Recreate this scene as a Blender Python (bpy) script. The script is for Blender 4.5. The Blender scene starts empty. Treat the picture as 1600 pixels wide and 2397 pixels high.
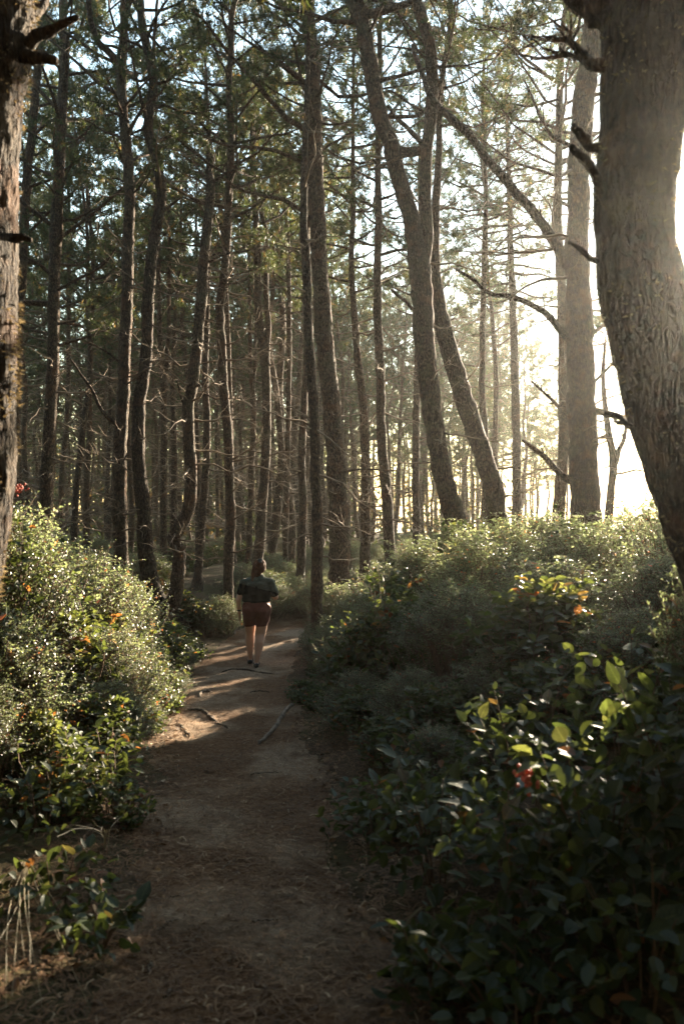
import bpy, bmesh, math, random
import numpy as np
from mathutils import Vector, Matrix

R = math.radians
sc = bpy.context.scene
COL = sc.collection
rng = np.random.default_rng(11)
random.seed(5)

# ------------------------------------------------------------------ camera, sky, sun, exposure
F = 1864.0            # focal length in photograph pixels (28 mm on a 24 x 36 frame held upright)
EYE = 1.65
HORIZON = 1230.0
cam_d = bpy.data.cameras.new('camera')
cam = bpy.data.objects.new('camera', cam_d)
COL.objects.link(cam)
cam.location = (0, 0, EYE)
cam.rotation_euler = (R(90), 0, 0)
cam_d.sensor_fit = 'VERTICAL'
cam_d.sensor_height = 36.0
cam_d.lens = 28.0
cam_d.shift_y = (HORIZON - 1198.5) / 2397.0
cam_d.clip_start = 0.05
cam_d.clip_end = 6000
cam_d.dof.use_dof = True
cam_d.dof.focus_distance = 11.5
cam_d.dof.aperture_fstop = 2.5
sc.camera = cam

SUN_AZ, SUN_EL = R(30.0), R(15.5)
world = bpy.data.worlds.new('World')
sc.world = world
world.use_nodes = True
wn = world.node_tree
sky = wn.nodes.new('ShaderNodeTexSky')
sky.sky_type = 'NISHITA'
sky.sun_disc = False
sky.sun_elevation = SUN_EL
sky.sun_rotation = SUN_AZ
sky.air_density = 1.7
sky.dust_density = 0.2
sky.ozone_density = 0.9
bg = wn.nodes['Background']
bg.inputs['Strength'].default_value = 0.08
wn.links.new(sky.outputs[0], bg.inputs[0])

sun_d = bpy.data.lights.new('sun', 'SUN')
sun_d.energy = 5.0
sun_d.angle = R(0.6)
sun_d.color = (1.0, 0.84, 0.62)
sun = bpy.data.objects.new('sun', sun_d)
COL.objects.link(sun)
SUN_VEC = Vector((math.sin(SUN_AZ) * math.cos(SUN_EL), math.cos(SUN_AZ) * math.cos(SUN_EL), math.sin(SUN_EL)))
sun.rotation_euler = SUN_VEC.to_track_quat('Z', 'Y').to_euler()

sc.view_settings.view_transform = 'Standard'
sc.view_settings.look = 'None'
sc.view_settings.gamma = 1.0
sc.view_settings.use_curve_mapping = False
sc.view_settings.exposure = 2.95
sc.cycles.use_denoising = True
sc.cycles.max_bounces = 6
sc.cycles.diffuse_bounces = 3
sc.cycles.glossy_bounces = 2
sc.cycles.transmission_bounces = 4
sc.cycles.volume_bounces = 0
sc.cycles.transparent_max_bounces = 8

HAZE = 0.00075

# ------------------------------------------------------------------ helpers
def at(px, py, d):
    """photograph pixel at a known distance -> the real point standing there"""
    return np.array([(px - 800.0) / F * d, d, EYE - (py - HORIZON) / F * d])

def link(name, me, mat=None, parent=None):
    o = bpy.data.objects.new(name, me)
    COL.objects.link(o)
    if mat is not None and me is not None and not me.materials:
        me.materials.append(mat)
    if parent is not None:
        o.parent = parent
    return o

def tag(o, label=None, cat=None, group=None, kind=None):
    if label: o['label'] = label
    if cat: o['category'] = cat
    if group: o['group'] = group
    if kind: o['kind'] = kind
    return o

def empty(name, loc):
    o = bpy.data.objects.new(name, None)
    o.empty_display_size = 0.2
    o.location = loc
    COL.objects.link(o)
    return o

def copy_tree(o, parent=None):
    c = o.copy()
    COL.objects.link(c)
    if parent is not None:
        c.parent = parent
    for ch in o.children:
        copy_tree(ch, c)
    return c

def hash3(ix, iy, iz):
    h = (ix.astype(np.int64) * 374761393 + iy.astype(np.int64) * 668265263 + iz.astype(np.int64) * 2147483647) & 0xFFFFFFFF
    h = ((h ^ (h >> 13)) * 1274126177) & 0xFFFFFFFF
    h = (h ^ (h >> 16)) & 0xFFFF
    return h / 32767.5 - 1.0

def vnoise(p):
    p = np.asarray(p, float)
    i = np.floor(p).astype(np.int64)
    f = p - i
    f = f * f * (3 - 2 * f)
    x, y, z = i[..., 0], i[..., 1], i[..., 2]
    fx, fy, fz = f[..., 0], f[..., 1], f[..., 2]
    def L(a, b, t): return a + (b - a) * t
    return L(L(L(hash3(x, y, z), hash3(x + 1, y, z), fx), L(hash3(x, y + 1, z), hash3(x + 1, y + 1, z), fx), fy),
             L(L(hash3(x, y, z + 1), hash3(x + 1, y, z + 1), fx), L(hash3(x, y + 1, z + 1), hash3(x + 1, y + 1, z + 1), fx), fy), fz)

def fbm(p, octaves=3):
    p = np.asarray(p, float)
    s, a = 0, 1.0
    for k in range(octaves):
        s = s + a * vnoise(p * (2.03 ** k) + 17.3 * k)
        a *= 0.5
    return s

def norm(v):
    v = np.asarray(v, float)
    return v / np.maximum(np.linalg.norm(v, axis=-1, keepdims=True), 1e-9)

def smooth(t):
    t = np.clip(t, 0, 1)
    return t * t * (3 - 2 * t)

class MB:
    """collects vertices and polygons, then becomes ONE mesh"""
    def __init__(s):
        s.v, s.t, s.q, s.tt, s.tq, s.n = [], [], [], [], [], 0
        s.tint = []
    def add(s, v, tris=None, quads=None, tint=0.5):
        v = np.asarray(v, float).reshape(-1, 3)
        if tris is not None and len(tris):
            s.t.append(np.asarray(tris, np.int64).reshape(-1, 3) + s.n)
        if quads is not None and len(quads):
            s.q.append(np.asarray(quads, np.int64).reshape(-1, 4) + s.n)
        s.tint.append(np.broadcast_to(np.asarray(tint, float), (len(v),)).copy())
        s.v.append(v)
        s.n += len(v)
    def mesh(s, name, mat=None, smooth_shade=True, origin=None):
        me = bpy.data.meshes.new(name)
        v = np.concatenate(s.v) if s.v else np.zeros((0, 3))
        if origin is not None:
            v = v - np.asarray(origin)
        t = np.concatenate(s.t) if s.t else np.zeros((0, 3), np.int64)
        q = np.concatenate(s.q) if s.q else np.zeros((0, 4), np.int64)
        me.vertices.add(len(v))
        me.vertices.foreach_set('co', v.astype(np.float32).ravel())
        nl = t.size + q.size
        me.loops.add(nl)
        me.loops.foreach_set('vertex_index', np.concatenate([t.ravel(), q.ravel()]).astype(np.int32))
        npoly = len(t) + len(q)
        me.polygons.add(npoly)
        starts = np.concatenate([np.arange(len(t)) * 3, t.size + np.arange(len(q)) * 4]).astype(np.int32)
        me.polygons.foreach_set('loop_start', starts)
        me.polygons.foreach_set('use_smooth', np.full(npoly, smooth_shade, bool))
        a = me.attributes.new('tint', 'FLOAT', 'POINT')
        a.data.foreach_set('value', np.concatenate(s.tint).astype(np.float32) if s.tint else np.zeros(0, np.float32))
        me.update(calc_edges=True)
        me.validate()
        if mat is not None:
            me.materials.append(mat)
        return me
    def tube(s, pts, rad, n=6, tint=0.5, cap=True, rough=0.0, freq=3.0):
        pts = np.asarray(pts, float)
        m = len(pts)
        rad = np.broadcast_to(np.asarray(rad, float), (m,))
        tg = np.gradient(pts, axis=0)
        tg = norm(tg)
        ref = np.array([0.31, 0.95, 0.05]) if abs(tg[0][2]) > 0.6 else np.array([0.02, 0.1, 1.0])
        a = norm(np.cross(tg, ref))
        b = np.cross(tg, a)
        th = np.linspace(0, 2 * np.pi, n, endpoint=False)
        ring = (a[:, None, :] * np.cos(th)[None, :, None] + b[:, None, :] * np.sin(th)[None, :, None])
        rr = rad[:, None] * np.ones((1, n))
        if rough:
            c = pts[:, None, :] + ring * rad[:, None, None]
            rr = rr * (1 + rough * fbm(c * freq, 3))
        v = pts[:, None, :] + ring * rr[:, :, None]
        i = np.arange(m - 1)[:, None] * n
        j = np.arange(n)[None, :]
        j2 = (j + 1) % n
        q = np.stack([i + j, i + j2, i + n + j2, i + n + j], -1).reshape(-1, 4)
        vv = v.reshape(-1, 3)
        tr = []
        if cap:
            vv = np.concatenate([vv, pts[-1:] + tg[-1:] * rad[-1] * 0.4])
            k = (m - 1) * n
            tr = [[k + x, k + (x + 1) % n, m * n] for x in range(n)]
        s.add(vv, tr, q, tint)

def tubes(mb, C, rad, n=3, tint=0.5):
    """many equal thin tubes at once: C is (count, points, 3)"""
    C = np.asarray(C, float)
    if not len(C): return
    K, m, _ = C.shape
    rad = np.broadcast_to(np.asarray(rad, float), (K, m))
    tg = norm(np.gradient(C, axis=1))
    ref = np.where(np.abs(tg[:, :1, 2:]) > 0.6, np.array([0.31, 0.95, 0.05]), np.array([0.02, 0.1, 1.0]))
    a = norm(np.cross(tg, ref)); b = np.cross(tg, a)
    th = np.linspace(0, 2 * np.pi, n, endpoint=False)
    v = C[:, :, None, :] + rad[:, :, None, None] * (a[:, :, None, :] * np.cos(th)[None, None, :, None] + b[:, :, None, :] * np.sin(th)[None, None, :, None])
    i = np.arange(m - 1)[:, None] * n; j = np.arange(n)[None, :]; j2 = (j + 1) % n
    q = np.stack([i + j, i + j2, i + n + j2, i + n + j], -1).reshape(-1, 4)
    q = (q[None] + (np.arange(K) * m * n)[:, None, None]).reshape(-1, 4)
    mb.add(v, None, q, tint)

def curve(pts, k, wob=0.0, r=None):
    """smooth resampling (Catmull-Rom) of a polyline to k points"""
    P = np.asarray(pts, float)
    m = len(P)
    Q = np.concatenate([2 * P[:1] - P[1:2], P, 2 * P[-1:] - P[-2:-1]])
    u = np.linspace(0, m - 1 - 1e-6, k)
    i = u.astype(int)
    t = (u - i)[:, None]
    p0, p1, p2, p3 = Q[i], Q[i + 1], Q[i + 2], Q[i + 3]
    return 0.5 * (2 * p1 + (p2 - p0) * t + (2 * p0 - 5 * p1 + 4 * p2 - p3) * t ** 2 + (3 * p1 - p0 - 3 * p2 + p3) * t ** 3)

# ------------------------------------------------------------------ materials
def new_mat(name):
    m = bpy.data.materials.new(name)
    m.use_nodes = True
    nt = m.node_tree
    return m, nt, nt.nodes['Principled BSDF'], nt.nodes['Material Output']

def N(nt, kind, **kw):
    n = nt.nodes.new(kind)
    for k, v in kw.items():
        if k in n.inputs:
            n.inputs[k].default_value = v
        else:
            setattr(n, k, v)
    return n

def ramp(nt, fac, stops):
    r = nt.nodes.new('ShaderNodeValToRGB')
    el = r.color_ramp.elements
    while len(el) > 2: el.remove(el[-1])
    for k, (p, c) in enumerate(stops):
        e = el[k] if k < 2 else el.new(p)
        e.position = p
        e.color = (*c, 1)
    nt.links.new(fac, r.inputs[0])
    return r

def bark_mat(name, dark, mid, pale, moss, moss_amt=0.45, scale=1.0, bump=1.0, red=(0.15, 0.075, 0.04)):
    m, nt, p, out = new_mat(name)
    tc = N(nt, 'ShaderNodeTexCoord')
    mp = N(nt, 'ShaderNodeMapping'); mp.inputs['Scale'].default_value = (34 * scale, 34 * scale, 9 * scale)
    nt.links.new(tc.outputs['Object'], mp.inputs[0])
    dn = N(nt, 'ShaderNodeTexNoise', Scale=1.6, Detail=3.0)
    nt.links.new(mp.outputs[0], dn.inputs['Vector'])
    mx = N(nt, 'ShaderNodeMixRGB', blend_type='ADD'); mx.inputs[0].default_value = 1.6
    nt.links.new(mp.outputs[0], mx.inputs[1]); nt.links.new(dn.outputs['Color'], mx.inputs[2])
    vo = N(nt, 'ShaderNodeTexVoronoi', feature='DISTANCE_TO_EDGE', Scale=1.0)
    nt.links.new(mx.outputs[0], vo.inputs['Vector'])
    n2 = N(nt, 'ShaderNodeTexNoise', Scale=26.0 * scale, Detail=6.0, Roughness=0.7)
    nt.links.new(tc.outputs['Object'], n2.inputs['Vector'])
    n3 = N(nt, 'ShaderNodeTexNoise', Scale=3.2, Detail=5.0, Roughness=0.65)
    nt.links.new(tc.outputs['Object'], n3.inputs['Vector'])
    base = ramp(nt, n2.outputs[0], [(0.28, dark), (0.5, mid), (0.72, pale)])
    crack = ramp(nt, vo.outputs['Distance'], [(0.0, (0.22, 0.2, 0.19)), (0.22, (1, 1, 1))])
    mul = N(nt, 'ShaderNodeMixRGB', blend_type='MULTIPLY'); mul.inputs[0].default_value = 0.89
    nt.links.new(base.outputs[0], mul.inputs[1]); nt.links.new(crack.outputs[0], mul.inputs[2])
    rd = ramp(nt, n3.outputs[0], [(0.36, (1, 1, 1)), (0.47, (0, 0, 0))])
    mr = N(nt, 'ShaderNodeMixRGB'); mr.inputs[2].default_value = (*red, 1)
    rm = N(nt, 'ShaderNodeMath', operation='MULTIPLY'); rm.inputs[1].default_value = 0.5
    nt.links.new(rd.outputs[0], rm.inputs[0]); nt.links.new(rm.outputs[0], mr.inputs[0]); nt.links.new(mul.outputs[0], mr.inputs[1])
    ms = ramp(nt, n3.outputs[0], [(0.5, (0, 0, 0)), (0.66, (1, 1, 1))])
    mm = N(nt, 'ShaderNodeMath', operation='MULTIPLY'); mm.inputs[1].default_value = moss_amt
    nt.links.new(ms.outputs[0], mm.inputs[0])
    mix = N(nt, 'ShaderNodeMixRGB'); mix.inputs[2].default_value = (*moss, 1)
    nt.links.new(mm.outputs[0], mix.inputs[0]); nt.links.new(mr.outputs[0], mix.inputs[1])
    oi = N(nt, 'ShaderNodeObjectInfo')
    hv = N(nt, 'ShaderNodeHueSaturation')
    mv = N(nt, 'ShaderNodeMapRange'); mv.inputs['To Min'].default_value = 0.8; mv.inputs['To Max'].default_value = 1.25
    nt.links.new(oi.outputs['Random'], mv.inputs[0]); nt.links.new(mv.outputs[0], hv.inputs['Value'])
    nt.links.new(mix.outputs[0], hv.inputs['Color'])
    nt.links.new(hv.outputs[0], p.inputs['Base Color'])
    p.inputs['Roughness'].default_value = 0.89
    p.inputs['Specular IOR Level'].default_value = 0.25
    hm = N(nt, 'ShaderNodeMath', operation='MULTIPLY_ADD'); hm.inputs[1].default_value = 0.6
    cr = ramp(nt, vo.outputs['Distance'], [(0.0, (0, 0, 0)), (0.3, (1, 1, 1))])
    nt.links.new(n2.outputs[0], hm.inputs[0]); nt.links.new(cr.outputs[0], hm.inputs[2])
    bp = N(nt, 'ShaderNodeBump', Strength=min(1.0, bump), Distance=0.03 * bump)
    nt.links.new(hm.outputs[0], bp.inputs['Height']); nt.links.new(bp.outputs[0], p.inputs['Normal'])
    return m

def leaf_mat(name, stops, trans=0.45, rough=0.5, spec=0.5, obj_random=False, tgain=(1.6, 1.7, 0.8)):
    m, nt, p, out = new_mat(name)
    if obj_random:
        src = N(nt, 'ShaderNodeObjectInfo').outputs['Random']
    else:
        a = N(nt, 'ShaderNodeAttribute', attribute_name='tint')
        src = a.outputs['Fac']
    cr = ramp(nt, src, stops)
    tcn = N(nt, 'ShaderNodeTexCoord')
    nz = N(nt, 'ShaderNodeTexNoise', Scale=18.0 if obj_random else 2.2, Detail=3.0)
    nt.links.new(tcn.outputs['Object'], nz.inputs['Vector'])
    mr = N(nt, 'ShaderNodeMapRange'); mr.inputs['From Min'].default_value = 0.3; mr.inputs['From Max'].default_value = 0.7
    mr.inputs['To Min'].default_value = 0.65; mr.inputs['To Max'].default_value = 1.3
    nt.links.new(nz.outputs[0], mr.inputs[0])
    hv = N(nt, 'ShaderNodeHueSaturation')
    nt.links.new(mr.outputs[0], hv.inputs['Value']); nt.links.new(cr.outputs[0], hv.inputs['Color'])
    nt.links.new(hv.outputs[0], p.inputs['Base Color'])
    p.inputs['Roughness'].default_value = rough
    p.inputs['Specular IOR Level'].default_value = spec
    tr = N(nt, 'ShaderNodeBsdfTranslucent')
    tm = N(nt, 'ShaderNodeMixRGB', blend_type='MULTIPLY'); tm.inputs[0].default_value = 1.0
    tm.inputs[2].default_value = (*tgain, 1)
    nt.links.new(hv.outputs[0], tm.inputs[1]); nt.links.new(tm.outputs[0], tr.inputs[0])
    ms = N(nt, 'ShaderNodeMixShader'); ms.inputs[0].default_value = trans
    nt.links.new(p.outputs[0], ms.inputs[1]); nt.links.new(tr.outputs[0], ms.inputs[2])
    nt.links.new(ms.outputs[0], out.inputs['Surface'])
    return m

def plain_mat(name, col, rough=0.8, noise=0.25, scale=20.0, bump=0.0, spec=0.3):
    m, nt, p, out = new_mat(name)
    tc = N(nt, 'ShaderNodeTexCoord')
    nz = N(nt, 'ShaderNodeTexNoise', Scale=scale, Detail=5.0)
    nt.links.new(tc.outputs['Object'], nz.inputs['Vector'])
    lo = tuple(c * (1 - noise) for c in col); hi = tuple(min(1, c * (1 + noise)) for c in col)
    cr = ramp(nt, nz.outputs[0], [(0.3, lo), (0.7, hi)])
    nt.links.new(cr.outputs[0], p.inputs['Base Color'])
    p.inputs['Roughness'].default_value = rough
    p.inputs['Specular IOR Level'].default_value = spec
    if bump:
        bp = N(nt, 'ShaderNodeBump', Strength=bump, Distance=0.01)
        nt.links.new(nz.outputs[0], bp.inputs['Height']); nt.links.new(bp.outputs[0], p.inputs['Normal'])
    return m

M = {}
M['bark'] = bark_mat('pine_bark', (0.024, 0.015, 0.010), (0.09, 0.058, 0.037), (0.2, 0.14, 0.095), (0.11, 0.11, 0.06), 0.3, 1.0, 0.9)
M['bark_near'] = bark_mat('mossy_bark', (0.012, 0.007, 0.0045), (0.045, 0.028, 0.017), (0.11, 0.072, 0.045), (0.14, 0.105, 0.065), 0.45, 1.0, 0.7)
M['deadwood'] = plain_mat('dead_wood', (0.17, 0.125, 0.088), 0.9, 0.5, 9.0, 0.5)
M['moss'] = leaf_mat('moss', [(0.0, (0.09, 0.07, 0.04)), (0.5, (0.19, 0.145, 0.085)), (1.0, (0.25, 0.22, 0.15))], 0.35, 0.9, 0.1, tgain=(1.2, 1.1, 0.9))
M['needle'] = leaf_mat('pine_needle', [(0.0, (0.026, 0.04, 0.019)), (0.5, (0.046, 0.062, 0.028)), (0.8, (0.09, 0.085, 0.04)), (1.0, (0.18, 0.11, 0.05))], 0.4, 0.5, 0.4, tgain=(1.8, 1.7, 0.95))
M['small_leaf'] = leaf_mat('small_leaf', [(0.0, (0.045, 0.06, 0.03)), (0.6, (0.12, 0.14, 0.082)), (0.9, (0.21, 0.22, 0.145)), (0.97, (0.26, 0.12, 0.055)), (1.0, (0.32, 0.09, 0.04))], 0.48, 0.4, 1.0, tgain=(2.3, 2.3, 1.6))
M['broad_leaf'] = leaf_mat('broad_leaf', [(0.0, (0.03, 0.046, 0.018)), (0.55, (0.058, 0.078, 0.03)), (0.88, (0.115, 0.125, 0.058)), (0.95, (0.2, 0.1, 0.045)), (1.0, (0.24, 0.075, 0.035))], 0.45, 0.48, 0.4, tgain=(1.9, 1.7, 0.85))
M['leaf_piece'] = leaf_mat('single_leaf', [(0.0, (0.024, 0.036, 0.015)), (0.6, (0.04, 0.056, 0.022)), (0.9, (0.08, 0.09, 0.04)), (0.985, (0.14, 0.075, 0.035)), (1.0, (0.16, 0.06, 0.028))], 0.36, 0.52, 0.3, True, tgain=(1.05, 0.95, 0.55))
def add_veins(m):
    nt = m.node_tree
    hv = [n for n in nt.nodes if n.type == 'HUE_SAT'][0]
    tc = N(nt, 'ShaderNodeTexCoord'); sp = N(nt, 'ShaderNodeSeparateXYZ'); nt.links.new(tc.outputs['Object'], sp.inputs[0])
    ab = N(nt, 'ShaderNodeMath', operation='ABSOLUTE'); nt.links.new(sp.outputs['Y'], ab.inputs[0])
    mid = ramp(nt, ab.outputs[0], [(0.008, (1.7, 1.7, 1.6)), (0.03, (1, 1, 1))])
    sub = N(nt, 'ShaderNodeMath', operation='MULTIPLY_ADD'); sub.inputs[1].default_value = -0.9
    nt.links.new(ab.outputs[0], sub.inputs[0]); nt.links.new(sp.outputs['X'], sub.inputs[2])
    fr = N(nt, 'ShaderNodeMath', operation='PINGPONG'); fr.inputs[1].default_value = 0.07; nt.links.new(sub.outputs[0], fr.inputs[0])
    vein = ramp(nt, fr.outputs[0], [(0.0, (1.35, 1.35, 1.3)), (0.014, (1, 1, 1))])
    tgt = list(hv.outputs[0].links)
    m1 = N(nt, 'ShaderNodeMixRGB', blend_type='MULTIPLY'); m1.inputs[0].default_value = 1.0
    m2 = N(nt, 'ShaderNodeMixRGB', blend_type='MULTIPLY'); m2.inputs[0].default_value = 1.0
    dests = [l.to_socket for l in tgt]
    nt.links.new(hv.outputs[0], m1.inputs[1]); nt.links.new(mid.outputs[0], m1.inputs[2])
    nt.links.new(m1.outputs[0], m2.inputs[1]); nt.links.new(vein.outputs[0], m2.inputs[2])
    for d_ in dests: nt.links.new(m2.outputs[0], d_)
add_veins(M['leaf_piece'])
M['stem'] = plain_mat('woody_stem', (0.13, 0.085, 0.055), 0.8, 0.4, 14.0)
M['berry'] = plain_mat('pink_flower', (0.5, 0.12, 0.08), 0.6, 0.3, 60.0)
M['litter'] = leaf_mat('litter', [(0.0, (0.045, 0.025, 0.014)), (0.6, (0.17, 0.09, 0.042)), (0.93, (0.27, 0.155, 0.078)), (1.0, (0.4, 0.29, 0.18))], 0.15, 0.7, 0.3, tgain=(1, 1, 1))
M['grass'] = leaf_mat('dry_grass', [(0.0, (0.2, 0.16, 0.09)), (1.0, (0.42, 0.35, 0.22))], 0.3, 0.5, 0.4, tgain=(1, 1, 1))

def ground_mat(name, path):
    m, nt, p, out = new_mat(name)
    tc = N(nt, 'ShaderNodeTexCoord')
    n1 = N(nt, 'ShaderNodeTexNoise', Scale=1.1 if path else 0.9, Detail=7.0, Roughness=0.62)
    n2 = N(nt, 'ShaderNodeTexNoise', Scale=26.0, Detail=6.0, Roughness=0.75)
    mp = N(nt, 'ShaderNodeMapping'); mp.inputs['Scale'].default_value = (7, 60, 30)
    mp.inputs['Rotation'].default_value = (0, 0, 0.5)
    n3 = N(nt, 'ShaderNodeTexNoise', Scale=2.0, Detail=5.0, Roughness=0.7)
    for n in (n1, n2): nt.links.new(tc.outputs['Object'], n.inputs['Vector'])
    nt.links.new(tc.outputs['Object'], mp.inputs[0]); nt.links.new(mp.outputs[0], n3.inputs['Vector'])
    if path:
        soil = ramp(nt, n2.outputs[0], [(0.3, (0.075, 0.042, 0.023)), (0.55, (0.2, 0.112, 0.06)), (0.75, (0.34, 0.2, 0.115))])
        sand = ramp(nt, n2.outputs[0], [(0.25, (0.2, 0.14, 0.09)), (0.7, (0.44, 0.33, 0.23))])
        msk = ramp(nt, n1.outputs[0], [(0.47, (0, 0, 0)), (0.58, (1, 1, 1))])
    else:
        soil = ramp(nt, n2.outputs[0], [(0.3, (0.035, 0.026, 0.016)), (0.55, (0.10, 0.066, 0.038)), (0.75, (0.19, 0.125, 0.07))])
        sand = ramp(nt, n2.outputs[0], [(0.3, (0.04, 0.042, 0.018)), (0.7, (0.14, 0.115, 0.05))])
        msk = ramp(nt, n1.outputs[0], [(0.45, (0, 0, 0)), (0.6, (1, 1, 1))])
    mx = N(nt, 'ShaderNodeMixRGB')
    nt.links.new(msk.outputs[0], mx.inputs[0]); nt.links.new(soil.outputs[0], mx.inputs[1]); nt.links.new(sand.outputs[0], mx.inputs[2])
    st = ramp(nt, n3.outputs[0], [(0.35, (0.55, 0.5, 0.46)), (0.62, (1.1, 1.08, 1.05))])
    ml = N(nt, 'ShaderNodeMixRGB', blend_type='MULTIPLY'); ml.inputs[0].default_value = 0.85
    nt.links.new(mx.outputs[0], ml.inputs[1]); nt.links.new(st.outputs[0], ml.inputs[2])
    nt.links.new(ml.outputs[0], p.inputs['Base Color'])
    p.inputs['Roughness'].default_value = 0.95
    p.inputs['Specular IOR Level'].default_value = 0.15
    ad = N(nt, 'ShaderNodeMath', operation='ADD')
    nt.links.new(n2.outputs[0], ad.inputs[0]); nt.links.new(n3.outputs[0], ad.inputs[1])
    bp = N(nt, 'ShaderNodeBump', Strength=0.9, Distance=0.02)
    nt.links.new(ad.outputs[0], bp.inputs['Height']); nt.links.new(bp.outputs[0], p.inputs['Normal'])
    return m
M['soil'] = ground_mat('forest_soil', False)
M['path'] = ground_mat('trodden_path', True)

# ------------------------------------------------------------------ terrain
PY = [0.0, 2.6, 4.2, 6.6, 9.5, 11.7, 14.0, 16.5, 20.0, 26.0]
PX = [-0.1, -0.28, -0.50, -0.86, -1.25, -1.45, -1.42, -1.25, -0.75, 0.4]
PW = [0.5, 0.52, 0.55, 0.62, 0.68, 0.78, 0.72, 0.62, 0.55, 0.5]
def path_c(y): return np.interp(y, PY, PX)
def path_w(y): return np.interp(y, PY, PW)
def side(x, y): return x - path_c(y)
def H(x, y):
    x = np.asarray(x, float); y = np.asarray(y, float)
    zp = np.interp(y, [-20, 0, 2, 4, 7, 11, 13, 16, 20, 28, 40, 60, 120], [0.1, 0, 0, -.07, -.22, -.40, -.42, -.36, -.15, .2, .55, .8, .8])
    s = side(x, y)
    w = path_w(y)
    P = np.stack([x, y, np.zeros_like(x)], -1)
    wob = 0.10 * vnoise(P * 1.7)
    fade = np.interp(y, [-5, 2, 6, 20, 30], [0.5, 0.6, 1.0, 0.9, 0.2])
    ul = np.maximum(0, -s - w + wob)
    ur = np.maximum(0, s - w + wob)
    z = zp + fade * (0.55 * smooth(ul / 2.0) + 0.5 * smooth(ur / 1.8))
    off = smooth((ul + ur) / 0.5)
    z = z + off * 0.07 * fbm(P * 0.8, 3) + 0.012 * fbm(P * 3.1, 3)
    q = x * 0.9 + y * 0.44
    return z - 5.5 * smooth((q - 44) / 22)

def axis(a, b, step, far, g=1.22):
    v = list(np.arange(a, b + 1e-6, step))
    st, x = step, b
    while x < far:
        st *= g; x += st; v.append(x)
    st, x, lo = step, a, []
    while x > -far:
        st *= g; x -= st; lo.append(x)
    return np.array(lo[::-1] + v)

gx = axis(-4.2, 3.6, 0.06, 600)
gy = axis(1.2, 17.0, 0.085, 600)
X, Y = np.meshgrid(gx, gy)
Z = H(X, Y)
inside = path_w(Y) - np.abs(side(X, Y)) + 0.10 * vnoise(np.stack([X, Y, X * 0], -1) * 1.7) + 0.05 * vnoise(np.stack([X, Y, X * 0], -1) * 7.0)
Z = Z - 0.05 * smooth(inside / 0.10) * (Y < 25) * (Y > -3)
ny, nx = X.shape
i = np.arange(ny - 1)[:, None] * nx; j = np.arange(nx - 1)[None, :]
q = np.stack([i + j, i + j + 1, i + nx + j + 1, i + nx + j], -1).reshape(-1, 4)
mb = MB(); mb.add(np.stack([X, Y, Z], -1), None, q)
tag(link('ground', mb.mesh('ground', M['soil'])), 'forest floor of brown needles, moss and sandy soil', kind='structure')

ys = np.arange(-2.0, 24.0, 0.045)
ss = np.linspace(-1, 1, 44)
S2, Y2 = np.meshgrid(ss, ys)
X2 = path_c(Y2) + S2 * (path_w(Y2) + 0.28)
P2 = np.stack([X2, Y2, X2 * 0], -1)
Z2 = H(X2, Y2) - 0.012 + 0.011 * fbm(P2 * 6.0, 4) - 0.05 * smooth((np.abs(S2) - 0.9) / 0.1)
ny, nx = X2.shape
i = np.arange(ny - 1)[:, None] * nx; j = np.arange(nx - 1)[None, :]
q = np.stack([i + j, i + j + 1, i + nx + j + 1, i + nx + j], -1).reshape(-1, 4)
mb = MB(); mb.add(np.stack([X2, Y2, Z2], -1), None, q)
tag(link('path', mb.mesh('path', M['path'])), 'trodden sandy footpath strewn with brown needles', kind='structure')

# the sea beyond the forest edge
ms, nt, p, out = new_mat('sea_water')
p.inputs['Base Color'].default_value = (0.03, 0.06, 0.07, 1); p.inputs['Roughness'].default_value = 0.18
tc = N(nt, 'ShaderNodeTexCoord'); nz = N(nt, 'ShaderNodeTexNoise', Scale=0.6, Detail=4.0)
nt.links.new(tc.outputs['Object'], nz.inputs['Vector'])
bp = N(nt, 'ShaderNodeBump', Strength=0.4, Distance=0.4); nt.links.new(nz.outputs[0], bp.inputs['Height']); nt.links.new(bp.outputs[0], p.inputs['Normal'])
mb = MB(); mb.add([[-400, 20, -3.2], [1200, 20, -3.2], [1200, 1200, -3.2], [-400, 1200, -3.2]], None, [[0, 1, 2, 3]])
tag(link('sea', mb.mesh('sea', ms)), 'open sea shining beyond the trees', kind='structure')

# ------------------------------------------------------------------ pines
UP = np.array([0, 0, 1.0])

def rand_perp(r, d):
    v = r.normal(size=d.shape)
    v = v - d * np.sum(v * d, -1, keepdims=True)
    return norm(v)

def needles(mb, pos, dirs, r, per=9, ln=0.075, wd=0.009, brown=0.1):
    """needle brushes standing off shoots"""
    pos = np.repeat(pos, per, 0); d = np.repeat(dirs, per, 0)
    base = pos + d * r.uniform(-0.03, 0.03, (len(pos), 1))
    pd = rand_perp(r, d)
    nd = norm(d * r.uniform(0.35, 1.1, (len(pos), 1)) + pd * 0.85)
    w = rand_perp(r, nd)
    L = ln * r.uniform(0.7, 1.25, (len(pos), 1))
    W = wd * r.uniform(0.7, 1.3, (len(pos), 1))
    v = np.stack([base - w * W * 0.5, base + w * W * 0.5, base + nd * L], 1).reshape(-1, 3)
    t = np.arange(len(pos) * 3).reshape(-1, 3)
    tn = np.repeat(np.clip(r.normal(0.4, 0.18, len(pos) // per) + (r.random(len(pos) // per) < brown) * 0.5, 0, 1), per)
    mb.add(v, t, None, np.repeat(tn, 3))

def limb_pts(r, p0, d, L, n=6, lift=0.25, wob=0.07):
    t = np.linspace(0, 1, n)[:, None]
    bend = np.cumsum(r.normal(0, wob * L / n ** 0.5, (n, 3)), 0)
    bend[0] = 0
    return p0 + d * L * t + UP * lift * L * (t ** 2) + bend

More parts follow.
